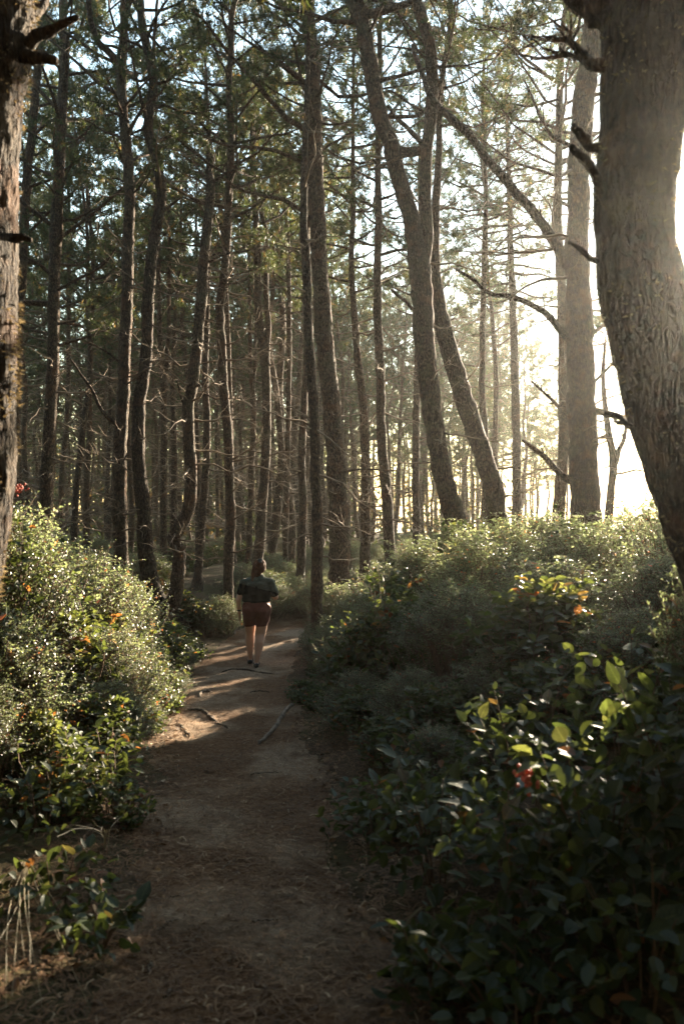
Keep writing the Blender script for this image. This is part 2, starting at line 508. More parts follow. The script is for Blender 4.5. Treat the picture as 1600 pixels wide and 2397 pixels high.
def make_crown(r, axis_pts, axis_rad, z0, z1, nl=46, reach=2.0, tufts=5, per=8, wd=0.0095, ln=0.078, brown=0.07, flat=False):
    wood, leaf = MB(), MB()
    za = axis_pts[:, 2]
    TP, TD, TW, LM, LR = [], [], [], [], []
    for k in range(nl):
        f = (k + r.random()) / nl
        z = z0 + (z1 - z0) * f ** 0.9
        c = np.array([np.interp(z, za, axis_pts[:, a]) for a in (0, 1)] + [z])
        rad = np.interp(z, za, axis_rad)
        az = k * 2.4 + r.normal(0, 0.5)
        el = (r.uniform(-0.25, 0.2) if flat else r.uniform(-0.1, 0.5) + 0.35 * f)
        d = np.array([math.cos(az) * math.cos(el), math.sin(az) * math.cos(el), math.sin(el)])
        prof = math.sin(math.pi * min(1, 0.22 + 0.75 * f)) if not flat else (1.05 - f)
        L = reach * (0.35 + 0.75 * prof) * r.uniform(0.55, 1.15)
        pts = limb_pts(r, c, d, L, 6, -0.1 if flat else 0.22)
        lr = min(rad * 0.5, 0.012 + 0.016 * L)
        LM.append(pts); LR.append(np.linspace(lr, 0.006, 6))
        nt_ = int(3 + 4.5 * L) if not flat else int(5 + 6 * L)
        for q in range(nt_):
            t = r.uniform(0.45, 1.0) if not flat else r.uniform(0.15, 1.0)
            u = t * 5; i0 = min(4, int(u))
            p = pts[i0] + (pts[i0 + 1] - pts[i0]) * (u - i0)
            ld = norm(pts[i0 + 1] - pts[i0])
            sd = rand_perp(r, ld[None])[0]
            sd[2] *= 0.45
            td = norm(ld * 0.75 + sd * 0.9 + UP * 0.15)
            tl = (0.18 + 0.3 * L * (1.1 - t)) * r.uniform(0.6, 1.2)
            tp = limb_pts(r, p, td, tl, 4, 0.15, 0.1)
            TW.append(tp)
            ks = r.uniform(0.35, 1.05, tufts)
            a = np.clip(ks * 3, 0, 2.999); i1 = a.astype(int)
            TP.append(tp[i1] + (tp[i1 + 1] - tp[i1]) * (ks * 3 - i1)[:, None] + r.normal(0, 0.035, (tufts, 3)))
            TD.append(norm(np.repeat(td[None], tufts, 0) + r.normal(0, 0.45, (tufts, 3)) + UP * 0.25))
    tubes(wood, LM, LR, 4)
    tubes(wood, [w_[[0, 2, 3]] for w_ in TW], [0.005, 0.0035, 0.002], 3)
    needles(leaf, np.concatenate(TP), np.concatenate(TD), r, per, ln, wd, brown)
    return wood, leaf

def make_dead(r, axis_pts, axis_rad, z0, z1, n=16, reach=1.1):
    mb = MB()
    za = axis_pts[:, 2]
    LM, LR, TW = [], [], []
    for k in range(n):
        z = r.uniform(z0, z1)
        c = np.array([np.interp(z, za, axis_pts[:, a]) for a in (0, 1)] + [z])
        rad = np.interp(z, za, axis_rad)
        az = r.uniform(0, 6.283); el = r.uniform(-0.35, 0.35)
        d = np.array([math.cos(az) * math.cos(el), math.sin(az) * math.cos(el), math.sin(el)])
        L = reach * r.uniform(0.25, 1.2)
        pts = limb_pts(r, c, d, L, 6, r.uniform(-0.25, 0.25), 0.09)
        lr = min(rad * 0.45, 0.009 + 0.012 * L)
        LM.append(pts); LR.append(np.linspace(lr, 0.003, 6))
        for q in range(int(2 + 5 * L)):
            t = r.uniform(0.25, 0.98) * 5; i0 = min(4, int(t))
            p = pts[i0] + (pts[i0 + 1] - pts[i0]) * (t - i0)
            ld = norm(pts[i0 + 1] - pts[i0])
            td = norm(ld * 0.8 + rand_perp(r, ld[None])[0] * 0.8)
            TW.append(limb_pts(r, p, td, L * r.uniform(0.15, 0.45), 4, 0.0, 0.12))
    tubes(mb, LM, LR, 4)
    tubes(mb, TW, [0.005, 0.004, 0.003, 0.002], 3)
    return mb

def trunk_mesh(pts, rad, rings, sides, rough=0.10, freq=5.0):
    c = curve(pts, rings)
    rr = np.interp(np.linspace(0, 1, rings), np.linspace(0, 1, len(rad)), rad)
    mb = MB()
    mb.tube(c, rr, sides, rough=rough, freq=freq)
    return mb, c, rr

# hand-surveyed trees: (label, distance, [(px, py, width px) from the ground up], options)
HX = {}
def hero(label, d, pts, top=13.5, crown=None, dead=14, branches=(), limbs=(), near=False, lean=0.0, seed=0, cat='tree', moss=0, crown_kw=None, group=None, dead_reach=1.1):
    r = np.random.default_rng(100 + seed)
    P, W = [], []
    for k, (px, py, w) in enumerate(pts):
        dd = d + lean * (pts[0][1] - py) / 1000.0
        P.append(at(px, py, dd)); W.append(w / F * dd / 2)
    P = np.array(P); W = np.array(W)
    base = P[0].copy()
    g = float(H(base[0], base[1]))
    slope = (P[0] - P[1]) / max(1e-3, (P[1][2] - P[0][2]))
    if base[2] > g + 0.05:
        foot = P[0] + slope * (base[2] - g)
        foot[:2] = P[0][:2] + np.clip(foot[:2] - P[0][:2], -0.5, 0.5)
        foot[2] = g - 0.12
        P = np.concatenate([foot[None], P]); W = np.concatenate([[W[0] * 1.3], W])
    else:
        P[0][2] = min(P[0][2], g - 0.12)
    if top is not None:
        top = min(top, max(P[-1][2] + 0.8, EYE + HORIZON / F * d + 1.6)) if not near else top
    if top is not None and P[-1][2] < top:
        dz = top - P[-1][2]
        dirn = norm(P[-1] - P[-2]); dirn = norm(dirn * np.array([0.5, 0.5, 1.0]))
        m1 = P[-1] + dirn * dz * 0.5 + np.array([r.normal(0, .1), r.normal(0, .1), 0])
        m2 = P[-1] + dirn * dz * 0.8 + np.array([r.normal(0, .15), r.normal(0, .15), dz * 0.2])
        P = np.concatenate([P, m1[None], m2[None]]); W = np.concatenate([W, [W[-1] * 0.6, 0.012]])
    origin = np.array([P[0][0], P[0][1], g])
    root = empty('pine_tree', origin)
    HX[seed] = float(np.interp(1000, [q_[1] for q_ in pts[::-1]], [q_[0] for q_ in pts[::-1]]))
    tag(root, label, cat, group)
    # even spacing along the trunk
    L = np.concatenate([[0], np.cumsum(np.linalg.norm(np.diff(P, axis=0), axis=1))])
    rings = int(L[-1] * (44 if near else 15)) + 4
    cc = curve(P, 400)
    l2 = np.concatenate([[0], np.cumsum(np.linalg.norm(np.diff(cc, axis=0), axis=1))])
    # radius at each of the 400 samples follows the control index
    rr = np.interp(np.linspace(0, len(P) - 1, 400), np.arange(len(P)), W)
    u = np.linspace(0, l2[-1], rings)
    c = np.stack([np.interp(u, l2, cc[:, a]) for a in range(3)], 1)
    rad = np.interp(u, l2, rr)
    if not near:
        c[1:] += 0.012 * np.stack([fbm(np.stack([u * 1.3, u * 0 + seed, u * 0], -1)), fbm(np.stack([u * 1.3, u * 0 + seed + 40, u * 0], -1)), u * 0], 1)[1:]
    flare = 1 + 0.35 * np.exp(-np.maximum(0, c[:, 2] - g) / 0.18)
    mb = MB()
    if near:
        mb.tube(c, rad * flare, 72, rough=0.05, freq=4.0)
        v = mb.v[0]; ctr = np.repeat(c, 72, 0)
        o = v[:len(ctr)] - ctr
        rl = np.linalg.norm(o, axis=1, keepdims=True)
        w_ = v[:len(ctr)] + 0.02 * np.stack([vnoise(v[:len(ctr)] * 11 + a_ * 31) for a_ in range(3)], 1)
        crack = np.exp(-(vnoise(w_ * np.array([17, 17, 6.0])) / 0.12) ** 2) + 0.6 * np.exp(-(vnoise(w_ * np.array([21, 21, 15.0]) + 50) / 0.1) ** 2)
        pl = -0.012 * np.minimum(1.2, crack) + 0.005 * vnoise(w_ * 9) + 0.003 * vnoise(w_ * 50)
        v[:len(ctr)] += o / rl * pl[:, None]
    else:
        mb.tube(c, rad * flare, 16, rough=0.13, freq=8.0)
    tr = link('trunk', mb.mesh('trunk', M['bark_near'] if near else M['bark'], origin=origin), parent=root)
    # forks and big limbs seen in the photograph
    for bp in list(limbs) + list(branches):
        pts_b, w0, w1, dd0, dd1 = bp[:5]
        nb = len(pts_b)
        bpnts = np.array([at(px, py, dd0 + (dd1 - dd0) * k / (nb - 1)) for k, (px, py) in enumerate(pts_b)])
        # root the limb on the trunk axis
        z = bpnts[0][2]
        ax = np.array([np.interp(z, c[:, 2], c[:, 0]), np.interp(z, c[:, 2], c[:, 1]), z])
        bpnts = np.concatenate([ax[None], bpnts]) if np.linalg.norm(ax - bpnts[0]) > 0.04 else bpnts
        k = 8 + 4 * nb
        bc = curve(bpnts, k)
        bl = np.linalg.norm(np.diff(bc, axis=0), axis=1).sum()
        uu = np.linspace(0, bl * 2.2, k); bc[1:] += (0.03 * np.stack([fbm(np.stack([uu, uu * 0 + 9.1 * a + seed, uu * 0], -1)) for a in range(3)], 1) * min(1.0, bl))[1:]
        br = np.linspace(w0 / F * dd0 / 2, w1 / F * dd1 / 2, k)
        br = br * (1 + 0.75 * np.exp(-np.arange(k) / 1.6))
        m2 = MB(); m2.tube(bc, br, 12, rough=0.24 if near else 0.12, freq=26.0 if near else 9.0)
        tw = bp[5] if len(bp) > 5 else int(5 * bl)
        if tw:
            for q in range(tw):
                t = r.uniform(0.2, 0.97) * (k - 1); i0 = int(t)
                ld = norm(bc[i0 + 1] - bc[i0])
                td = norm(ld * 0.7 + rand_perp(r, ld[None])[0] * 0.8 + UP * 0.1)
                ll = r.uniform(0.15, 0.7) * min(1.2, bl * 0.5)
                tp = limb_pts(r, bc[i0], td, ll, 5, r.uniform(-0.2, 0.3), 0.12)
                m2.tube(tp, np.linspace(0.008, 0.003, 5), 4, cap=False)
                for e in range(3):
                    i1 = r.integers(1, 4)
                    t2 = norm(td * 0.7 + rand_perp(r, td[None])[0] * 0.8)
                    m2.tube(limb_pts(r, tp[i1], t2, ll * 0.4, 4, 0.1, 0.12), [0.004, 0.003, 0.0025, 0.002], 3, cap=False)
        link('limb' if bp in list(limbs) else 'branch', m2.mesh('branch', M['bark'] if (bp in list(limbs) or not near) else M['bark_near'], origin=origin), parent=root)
    ztop = c[-1][2]
    if dead:
        z1 = crown[0] + 0.8 if crown else ztop - 0.2
        dm = make_dead(r, c, rad, g + 1.3, z1, int(dead * 1.6), dead_reach)
        tag(link('bare_twigs', dm.mesh('bare_twigs', M['deadwood'], origin=origin), parent=root), kind='stuff')
    if crown:
        kw = dict(nl=36, reach=1.9, tufts=10, per=8, ln=0.095, wd=0.0135); kw.update(crown_kw or {})
        kw['nl'] = int(kw['nl'] * min(1.0, max(0.35, (min(crown[1], ztop) - crown[0]) / 6.0)))
        wd, lf = make_crown(r, c, rad, crown[0], min(crown[1], ztop), **kw)
        cr = link('crown', lf.mesh('crown', M['needle'], False, origin=origin), parent=root)
        link('crown_limbs', wd.mesh('crown_limbs', M['bark'], origin=origin), parent=cr)
    if moss:
        # shaggy moss and lichen standing off the bark
        k = moss
        i0 = r.integers(1, len(c) - 1, k)
        keep = (c[i0, 2] > 0.3) & (c[i0, 2] < 4.2)
        i0 = i0[keep]; k = len(i0)
        th = r.uniform(0, 6.283, k)
        nv = np.stack([np.cos(th), np.sin(th), np.zeros(k)], 1)
        p = c[i0] + nv * rad[i0][:, None] * 1.02
        cl = vnoise(p * 7.0) + 0.6 * vnoise(p * 19.0)
        kk = cl > 0.12
        p, nv = p[kk], nv[kk]; k = len(p)
        m3 = MB()
        d = norm(nv + r.normal(0, 0.55, (k, 3)) + np.array([0, 0, -0.25]))
        w = rand_perp(r, d)
        ln = r.uniform(0.012, 0.035, (k, 1)); wd = r.uniform(0.002, 0.006, (k, 1))
        v = np.stack([p - w * wd, p + w * wd, p + d * ln], 1).reshape(-1, 3)
        m3.add(v, np.arange(3 * k).reshape(-1, 3), None, np.repeat(np.clip(r.normal(0.5, 0.25, k), 0, 1), 3))
        tag(link('moss', m3.mesh('moss', M['moss'], False, origin=origin), parent=root), kind='stuff')
    return root

# --- the two trunks standing right beside the camera
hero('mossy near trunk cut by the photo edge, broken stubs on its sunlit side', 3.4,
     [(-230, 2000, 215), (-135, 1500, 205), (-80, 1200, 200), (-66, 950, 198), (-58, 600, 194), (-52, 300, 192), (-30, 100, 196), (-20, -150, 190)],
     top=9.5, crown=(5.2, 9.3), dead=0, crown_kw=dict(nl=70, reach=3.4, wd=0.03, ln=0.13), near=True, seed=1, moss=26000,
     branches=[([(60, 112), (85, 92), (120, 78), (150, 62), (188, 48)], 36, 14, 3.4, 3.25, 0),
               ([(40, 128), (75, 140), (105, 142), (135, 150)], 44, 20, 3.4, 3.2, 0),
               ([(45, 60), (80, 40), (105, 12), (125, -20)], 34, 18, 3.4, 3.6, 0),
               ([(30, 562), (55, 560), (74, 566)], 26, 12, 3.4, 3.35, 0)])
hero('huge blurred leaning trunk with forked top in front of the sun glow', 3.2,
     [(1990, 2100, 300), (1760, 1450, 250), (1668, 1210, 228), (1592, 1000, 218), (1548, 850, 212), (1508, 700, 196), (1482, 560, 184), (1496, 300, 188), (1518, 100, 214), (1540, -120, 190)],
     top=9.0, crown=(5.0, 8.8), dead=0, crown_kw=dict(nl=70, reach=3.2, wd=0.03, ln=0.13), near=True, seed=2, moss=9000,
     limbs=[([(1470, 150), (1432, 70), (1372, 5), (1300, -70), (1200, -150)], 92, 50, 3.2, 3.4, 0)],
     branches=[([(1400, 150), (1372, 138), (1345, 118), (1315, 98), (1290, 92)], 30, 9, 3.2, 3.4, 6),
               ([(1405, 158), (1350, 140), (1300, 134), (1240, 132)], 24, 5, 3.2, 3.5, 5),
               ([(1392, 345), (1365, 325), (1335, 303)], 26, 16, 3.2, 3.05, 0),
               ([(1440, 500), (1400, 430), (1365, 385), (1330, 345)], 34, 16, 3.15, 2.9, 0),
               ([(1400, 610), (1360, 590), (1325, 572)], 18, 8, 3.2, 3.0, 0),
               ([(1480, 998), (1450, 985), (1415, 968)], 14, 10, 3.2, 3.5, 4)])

# --- trees in the middle distance, surveyed one by one
hero('slim dark trunk leaning beside the mossy near trunk', 17.0, [(30, 1230, 24), (40, 900, 22), (52, 620, 21), (64, 420, 20), (76, 300, 20), (90, 160, 19), (100, 60, 17), (108, -60, 15)], crown=(5.5, 14), dead=18, seed=3)
hero('tall dark straight trunk standing behind the sunlit shrubs', 16.0, [(106, 1230, 32), (114, 1060, 29), (124, 850, 28), (130, 600, 27), (138, 400, 26), (144, 300, 24), (150, 150, 21), (150, 0, 18)], crown=(5.0, 14), dead=22, seed=4, crown_kw=dict(nl=46, reach=2.2))
hero('straight trunk forking near its top, bare snag branch at waist', 14.0, [(284, 1310, 36), (279, 1130, 33), (285, 1000, 31), (291, 850, 29), (298, 700, 28), (299, 560, 27), (305, 450, 25), (296, 330, 24), (286, 200, 22), (290, 100, 19), (293, 0, 17)], crown=(7.4, 14), dead=16, seed=5,
     limbs=[([(284, 170), (262, 128), (240, 104), (222, 80), (212, 50), (205, -10)], 17, 12, 14, 13.6, 0)],
     branches=[([(280, 1000), (255, 975), (225, 930), (195, 885), (165, 840)], 11, 4, 14, 13.4, 8),
               ([(285, 850), (262, 830), (235, 812), (205, 800)], 7, 3, 14, 13.5, 6),
               ([(300, 285), (275, 268), (250, 255), (225, 232)], 9, 3, 14, 13.6, 8)])
hero('twisting trunk sharing one base with the snapped crooked trunk', 13.9, [(388, 1428, 44), (366, 1395, 38), (343, 1310, 37), (337, 1200, 35), (324, 1080, 31), (326, 950, 29), (341, 850, 28), (345, 720, 27), (355, 600, 26), (368, 520, 25), (377, 450, 25), (364, 370, 24), (346, 300, 23), (356, 225, 22), (357, 180, 22), (345, 110, 21), (332, 40, 19), (328, -40, 17)], crown=(8.2, 14), dead=20, seed=6,
     limbs=[([(360, 170), (358, 110), (364, 50), (370, -20)], 9, 6, 13.9, 13.6, 3)],
     branches=[([(370, 170), (395, 158), (420, 152), (470, 140)], 11, 4, 13.9, 13.5, 8),
               ([(372, 500), (400, 480), (425, 462)], 9, 4, 13.9, 13.7, 4),
               ([(310, 945), (318, 1000), (306, 1050), (285, 1085), (272, 1105)], 7, 3, 13.9, 13.4, 4)])
hero('crooked snapped trunk with broken jagged top and bulging base', 13.8, [(404, 1428, 34), (416, 1355, 33), (422, 1295, 32), (408, 1262, 31), (428, 1222, 30), (444, 1180, 29), (447, 1120, 28), (444, 1059, 28), (441, 957, 27), (449, 906, 27), (462, 804, 26), (468, 727, 26), (474, 651, 25), (481, 580, 24), (488, 510, 23), (493, 440, 21), (494, 405, 12)], top=None, dead=26, seed=7,
     branches=[([(492, 430), (520, 408), (550, 395), (575, 388)], 9, 3, 13.8, 13.5, 3), ([(488, 420), (470, 400), (455, 385)], 8, 3, 13.8, 13.9, 2),
               ([(455, 905), (475, 898), (490, 892)], 8, 3, 13.8, 13.7, 1), ([(480, 620), (505, 602), (540, 590)], 8, 4, 13.8, 13.7, 2),
               ([(440, 960), (425, 930), (415, 890)], 8, 3, 13.8, 13.6, 2)])
hero('slim curving trunk directly behind the walker, lit along one edge', 15.0, [(533, 1420, 25), (537, 1300, 24), (539, 1200, 23), (536, 1085, 22), (531, 983, 22), (520, 855, 21), (515, 727, 20), (524, 640, 20), (531, 560, 19), (536, 440, 18), (541, 320, 17), (535, 200, 16), (541, 120, 15), (546, 20, 13)], crown=(7.2, 14), dead=26, seed=8, dead_reach=1.3)
hero('leaning trunk rising right above the head of the walker', 19.0, [(598, 1330, 26), (606, 1284, 25), (612, 1212, 23), (620, 1110, 22), (623, 983, 21), (620, 855, 20), (607, 753, 18), (602, 651, 17), (600, 510, 15), (592, 434, 14), (590, 330, 12)], crown=(8.0, 14), dead=20, seed=9,
     limbs=[([(622, 855), (626, 753), (623, 650), (620, 560), (612, 480)], 15, 10, 19, 19.2, 2)])
hero('slender trunk crowded against the thicker trunk at the path bend', 12.6, [(741, 1530, 29), (741, 1400, 28), (743, 1300, 27), (742, 1200, 26), (740, 1059, 25), (733, 932, 24), (725, 830, 23), (719, 702, 22), (714, 600, 21), (709, 520, 19), (712, 430, 17), (716, 300, 14)], crown=(9.5, 13), top=12.5, dead=14, seed=10)
hero('tall thick central trunk with long bare branches reaching over the path', 14.8, [(790, 1420, 54), (793, 1350, 50), (796, 1250, 48), (790, 1150, 46), (785, 1050, 45), (775, 950, 43), (765, 850, 42), (754, 700, 40), (746, 600, 39), (743, 500, 38), (736, 400, 37), (735, 250, 35), (731, 130, 34), (724, 60, 32), (720, -40, 28)], top=14.5, crown=(8.4, 14.5), dead=20, seed=11, crown_kw=dict(nl=36, reach=2.2),
     limbs=[([(722, 50), (700, 24), (672, 6), (640, -20)], 16, 9, 14.8, 14.6, 4)],
     branches=[([(716, 302), (671, 278), (630, 230), (594, 186), (543, 133), (502, 82), (453, 28)], 15, 5, 14.8, 13.4, 22),
               ([(720, 198), (671, 158), (625, 125), (566, 84), (502, 38)], 11, 4, 14.8, 13.6, 16),
               ([(716, 385), (655, 358), (604, 345), (528, 337), (477, 322)], 12, 4, 14.8, 13.6, 16),
               ([(728, 512), (676, 475), (617, 457), (566, 442), (510, 409)], 12, 4, 14.8, 13.6, 14),
               ([(714, 90), (670, 55), (630, 28), (600, 2)], 10, 5, 14.8, 14.2, 8),
               ([(744, 104), (770, 96), (800, 97), (830, 100)], 9, 3, 14.8, 14.4, 8),
               ([(744, 285), (780, 290), (820, 284)], 9, 3, 14.8, 14.5, 6),
               ([(780, 1105), (800, 1103), (850, 1098), (900, 1100), (930, 1101)], 7, 3, 14.8, 14.0, 4)])
hero('left stem of the leaning pair that joins low on the trunk', 12.0, [(1066, 1225, 50), (1045, 1151, 47), (1024, 1059, 46), (1009, 957, 46), (996, 830, 47), (989, 727, 49), (982, 640, 52), (972, 562, 42), (958, 498, 40), (938, 434, 39), (925, 383, 39), (912, 330, 39), (894, 290, 38), (879, 230, 37), (871, 179, 36), (861, 123, 36), (851, 64, 36), (833, 10, 35), (815, -50, 33)], top=13.0, crown=(9.0, 13), dead=16, seed=12, crown_kw=dict(nl=44, reach=2.6),
     limbs=[([(986, 640), (993, 587), (997, 511), (995, 434), (994, 357), (1003, 281), (1009, 217), (1012, 166), (1004, 102), (994, 51), (976, 0), (960, -60)], 30, 27, 12.0, 11.6, 10)],
     branches=[([(990, 355), (970, 322), (945, 290), (922, 268), (905, 245)], 16, 6, 11.9, 12.0, 2),
               ([(985, 350), (960, 360), (925, 372), (895, 388), (864, 395)], 13, 4, 11.9, 11.6, 3),
               ([(985, 270), (960, 245), (930, 220), (905, 208)], 8, 4, 11.9, 12.1, 6),
               ([(975, 2), (940, 10), (900, 4), (840, -4)], 15, 6, 11.6, 11.9, 6),
               ([(965, 724), (948, 708), (930, 695), (915, 678)], 10, 7, 11.9, 11.6, 1),
               ([(1004, 160), (1040, 155), (1090, 150), (1150, 138)], 8, 3, 11.6, 11.5, 10)])
hero('thick trunk slanting strongly out of the sunlit thicket', 12.8, [(1166, 1225, 48), (1152, 1136, 46), (1127, 1059, 45), (1091, 957, 44), (1060, 855, 43), (1032, 753, 40), (1016, 660, 32), (1016, 560, 24), (1018, 500, 20), (1022, 420, 18), (1026, 330, 16), (1030, 220, 14)], top=13.0, crown=(8.0, 13), dead=12, seed=13, crown_kw=dict(nl=60, reach=2.5))
hero('stout trunk with a long diagonal bare branch beside the blurred trunk', 9.2, [(1370, 1230, 70), (1369, 1151, 68), (1366, 1059, 66), (1361, 957, 64), (1359, 855, 62), (1356, 753, 60), (1351, 640, 56), (1351, 562, 52), (1353, 485, 50), (1353, 409, 50), (1358, 332, 50), (1363, 255, 50), (1374, 179, 50), (1381, 102, 48), (1390, 0, 44)], top=11.5, crown=(8.0, 11.5), dead=14, seed=14,
     branches=[([(1330, 618), (1300, 577), (1259, 520), (1208, 449), (1157, 393), (1094, 314), (1055, 276), (1020, 243), (997, 199), (979, 153), (966, 110)], 27, 10, 9.2, 9.9, 8),
               ([(1335, 792), (1295, 755), (1259, 727), (1200, 700), (1157, 692), (1110, 660), (1070, 632)], 20, 6, 9.2, 9.6, 5),
               ([(1330, 1120), (1295, 1092), (1260, 1062), (1218, 1034)], 22, 7, 9.2, 9.4, 4),
               ([(1338, 975), (1310, 955), (1280, 930), (1240, 895)], 13, 5, 9.2, 9.6, 4),
               ([(1380, 960), (1410, 966), (1440, 975), (1480, 990)], 22, 12, 9.2, 9.0, 4),
               ([(1385, 780), (1420, 760), (1432, 752)], 12, 5, 9.2, 9.3, 2),
               ([(1330, 338), (1290, 318), (1262, 275), (1240, 230), (1225, 190)], 11, 4, 9.2, 9.4, 8),
               ([(1376, 925), (1385, 905), (1410, 880), (1440, 845)], 10, 6, 9.2, 9.3, 2),
               ([(1330, 480), (1300, 465), (1280, 458)], 9, 3, 9.2, 9.3, 2)])
hero('thin straight trunk close behind the stout trunk', 13.0, [(1302, 1235, 29), (1310, 1136, 27), (1318, 1008, 25), (1316, 855, 24), (1311, 651, 22), (1303, 511, 20), (1305, 383, 18), (1307, 255, 16), (1312, 153, 15), (1317, 51, 13)], crown=(7.2, 13), dead=28, seed=15, crown_kw=dict(nl=72, reach=2.6), dead_reach=1.4,
     branches=[([(1300, 190), (1250, 150), (1215, 125), (1195, 90), (1190, 40)], 9, 4, 13, 12.7, 6), ([(1300, 385), (1260, 365), (1220, 345), (1195, 320)], 7, 3, 13, 13, 6)])
hero('spruce with layered drooping boughs seen against the bright sky', 20.0, [(1208, 1225, 22), (1208, 1008, 20), (1203, 855, 19), (1200, 727, 17), (1194, 600, 15), (1192, 459, 12), (1184, 255, 8), (1182, 170, 3)], top=None, crown=(7.5, 13.0), dead=10, seed=16, cat='tree', crown_kw=dict(nl=90, reach=1.7, flat=True, tufts=8, ln=0.05))
hero('straight slim trunk between the central and leaning trunks', 16.0, [(911, 1260, 27), (902, 1136, 25), (894, 1034, 23), (889, 880, 21), (884, 753, 20), (884, 600, 18), (887, 510, 17), (884, 357, 15), (889, 102, 12)], crown=(7.0, 14), dead=20, seed=17)
hero('slim bowed trunk standing next to the thick central trunk', 17.0, [(854, 1255, 23), (856, 1059, 22), (848, 932, 20), (836, 830, 17), (826, 702, 15), (822, 600, 13), (826, 480, 12)], crown=(6.5, 13), dead=20, seed=18)
hero('trunk half hidden behind the leaning pair', 20.0, [(973, 1240, 18), (973, 1100, 17), (974, 906, 16), (980, 760, 14), (985, 640, 12)], crown=(6.5, 13), dead=16, seed=19)
hero('forked pale trunk against the glare of open sky', 12.0, [(1422, 1235, 20), (1428, 1150, 19), (1434, 1085, 18), (1424, 1020, 15), (1416, 960, 13), (1410, 880, 10), (1418, 800, 7)], top=None, dead=12, seed=20, crown=(4.6, 5.6), crown_kw=dict(nl=12, reach=0.7),
     limbs=[([(1436, 1080), (1450, 1040), (1463, 1008), (1468, 950), (1478, 880)], 13, 5, 12, 12.1, 6)])
hero('thin dark pole trunk between two thicker dark trunks', 24.0, [(141, 1215, 13), (146, 1096, 12), (156, 994, 11), (160, 892, 11), (161, 734, 10), (163, 560, 9)], crown=(7.5, 14), dead=16, seed=21)
hero('thin wavering trunk with a snapped twig, in the left stand', 22.0, [(203, 1220, 15), (204, 1122, 14), (209, 1020, 14), (209, 943, 13), (212, 815, 13), (215, 713, 12), (218, 600, 10)], crown=(7.0, 14), dead=22, seed=22)
hero('forked dark trunk seen between twisting and crooked trunks', 20.0, [(384, 1290, 17), (383, 1160, 16), (384, 1000, 15), (383, 900, 15), (376, 820, 12), (373, 700, 11), (370, 560, 10)], crown=(7.2, 14), dead=24, seed=23,
     limbs=[([(385, 905), (392, 840), (395, 720), (398, 600), (396, 480)], 12, 7, 20, 20.2, 2)])
hero('trunk just behind the crooked snapped trunk', 18.0, [(464, 1330, 20), (468, 1250, 19), (478, 1150, 18), (485, 1000, 17), (480, 900, 16), (483, 750, 14), (487, 600, 13)], crown=(7.0, 14), dead=24, seed=24)
hero('slender trunk with a narrow fork left of the walker head', 23.0, [(583, 1300, 16), (587, 1160, 15), (590, 1050, 14), (593, 950, 14), (588, 880, 11), (584, 720, 9), (582, 600, 8)], crown=(7.8, 15), dead=24, seed=25,
     limbs=[([(593, 940), (597, 860), (597, 760), (594, 640)], 10, 6, 23, 23.1, 0)])
hero('reddish trunk leaning slightly behind the right of the walker', 18.0, [(704, 1360, 22), (705, 1290, 21), (708, 1180, 19), (706, 1060, 18), (711, 950, 16), (716, 830, 13)], crown=(7.5, 14), dead=16, seed=26)
hero('thin pale trunk in the gap left of the path bend trunks', 21.0, [(668, 1300, 14), (671, 1180, 13), (673, 1060, 13), (676, 900, 12), (677, 720, 11), (674, 560, 9)], crown=(7.0, 14), dead=24, seed=27)
hero('thin trunk carrying golden needles high above the spruce', 19.0, [(1132, 1235, 19), (1136, 1100, 17), (1128, 900, 15), (1130, 700, 13), (1136, 480, 11), (1130, 250, 9), (1134, 60, 7)], crown=(8.6, 15), dead=22, seed=30, crown_kw=dict(nl=56, reach=2.5, brown=0.25))
hero('narrow trunk right of the slanting trunk, under the spruce', 24.0, [(1156, 1225, 14), (1157, 1059, 13), (1160, 906, 12), (1152, 753, 10), (1140, 640, 8)], crown=(7.0, 13), dead=16, seed=28)

# --- the stand behind: copies of twelve grown pines
def proto(k):
    r = np.random.default_rng(500 + k)
    h = r.uniform(12.5, 15.5)
    n = 9
    t = np.linspace(0, 1, n)
    sway = np.cumsum(r.normal(0, 0.13, (n, 2)), 0) + np.outer(t, r.normal(0, 0.45, 2))
    sway -= sway[0]
    P = np.stack([sway[:, 0], sway[:, 1], t * h - 0.15 * (t == 0)], 1)
    r0 = r.uniform(0.085, 0.15)
    W = r0 * (1 - 0.88 * t ** 1.15)
    c = curve(P, 46); rad = np.interp(np.linspace(0, 1, 46), t, W)
    mb = MB(); mb.tube(c, rad * (1 + 0.4 * np.exp(-np.maximum(0, c[:, 2]) / 0.2)), 8, rough=0.07, freq=5)
    root = empty('pine_tree', (0, 0, 0))
    link('trunk', mb.mesh('trunk', M['bark']), parent=root)
    z0 = h * r.uniform(0.40, 0.52)
    dm = make_dead(r, c, rad, 1.2, z0 + 1.0, 34, 1.4)
    tag(link('bare_twigs', dm.mesh('bare_twigs', M['deadwood']), parent=root), kind='stuff')
    wd, lf = make_crown(r, c, rad, z0, h, nl=42, reach=r.uniform(1.4, 2.0), tufts=10, per=8, wd=0.018, ln=0.11, brown=0.11)
    cr = link('crown', lf.mesh('crown', M['needle'], False), parent=root)
    link('crown_limbs', wd.mesh('crown_limbs', M['bark']), parent=cr)
    return root

protos = [proto(k) for k in range(12)]
spots = []
rb = np.random.default_rng(77)
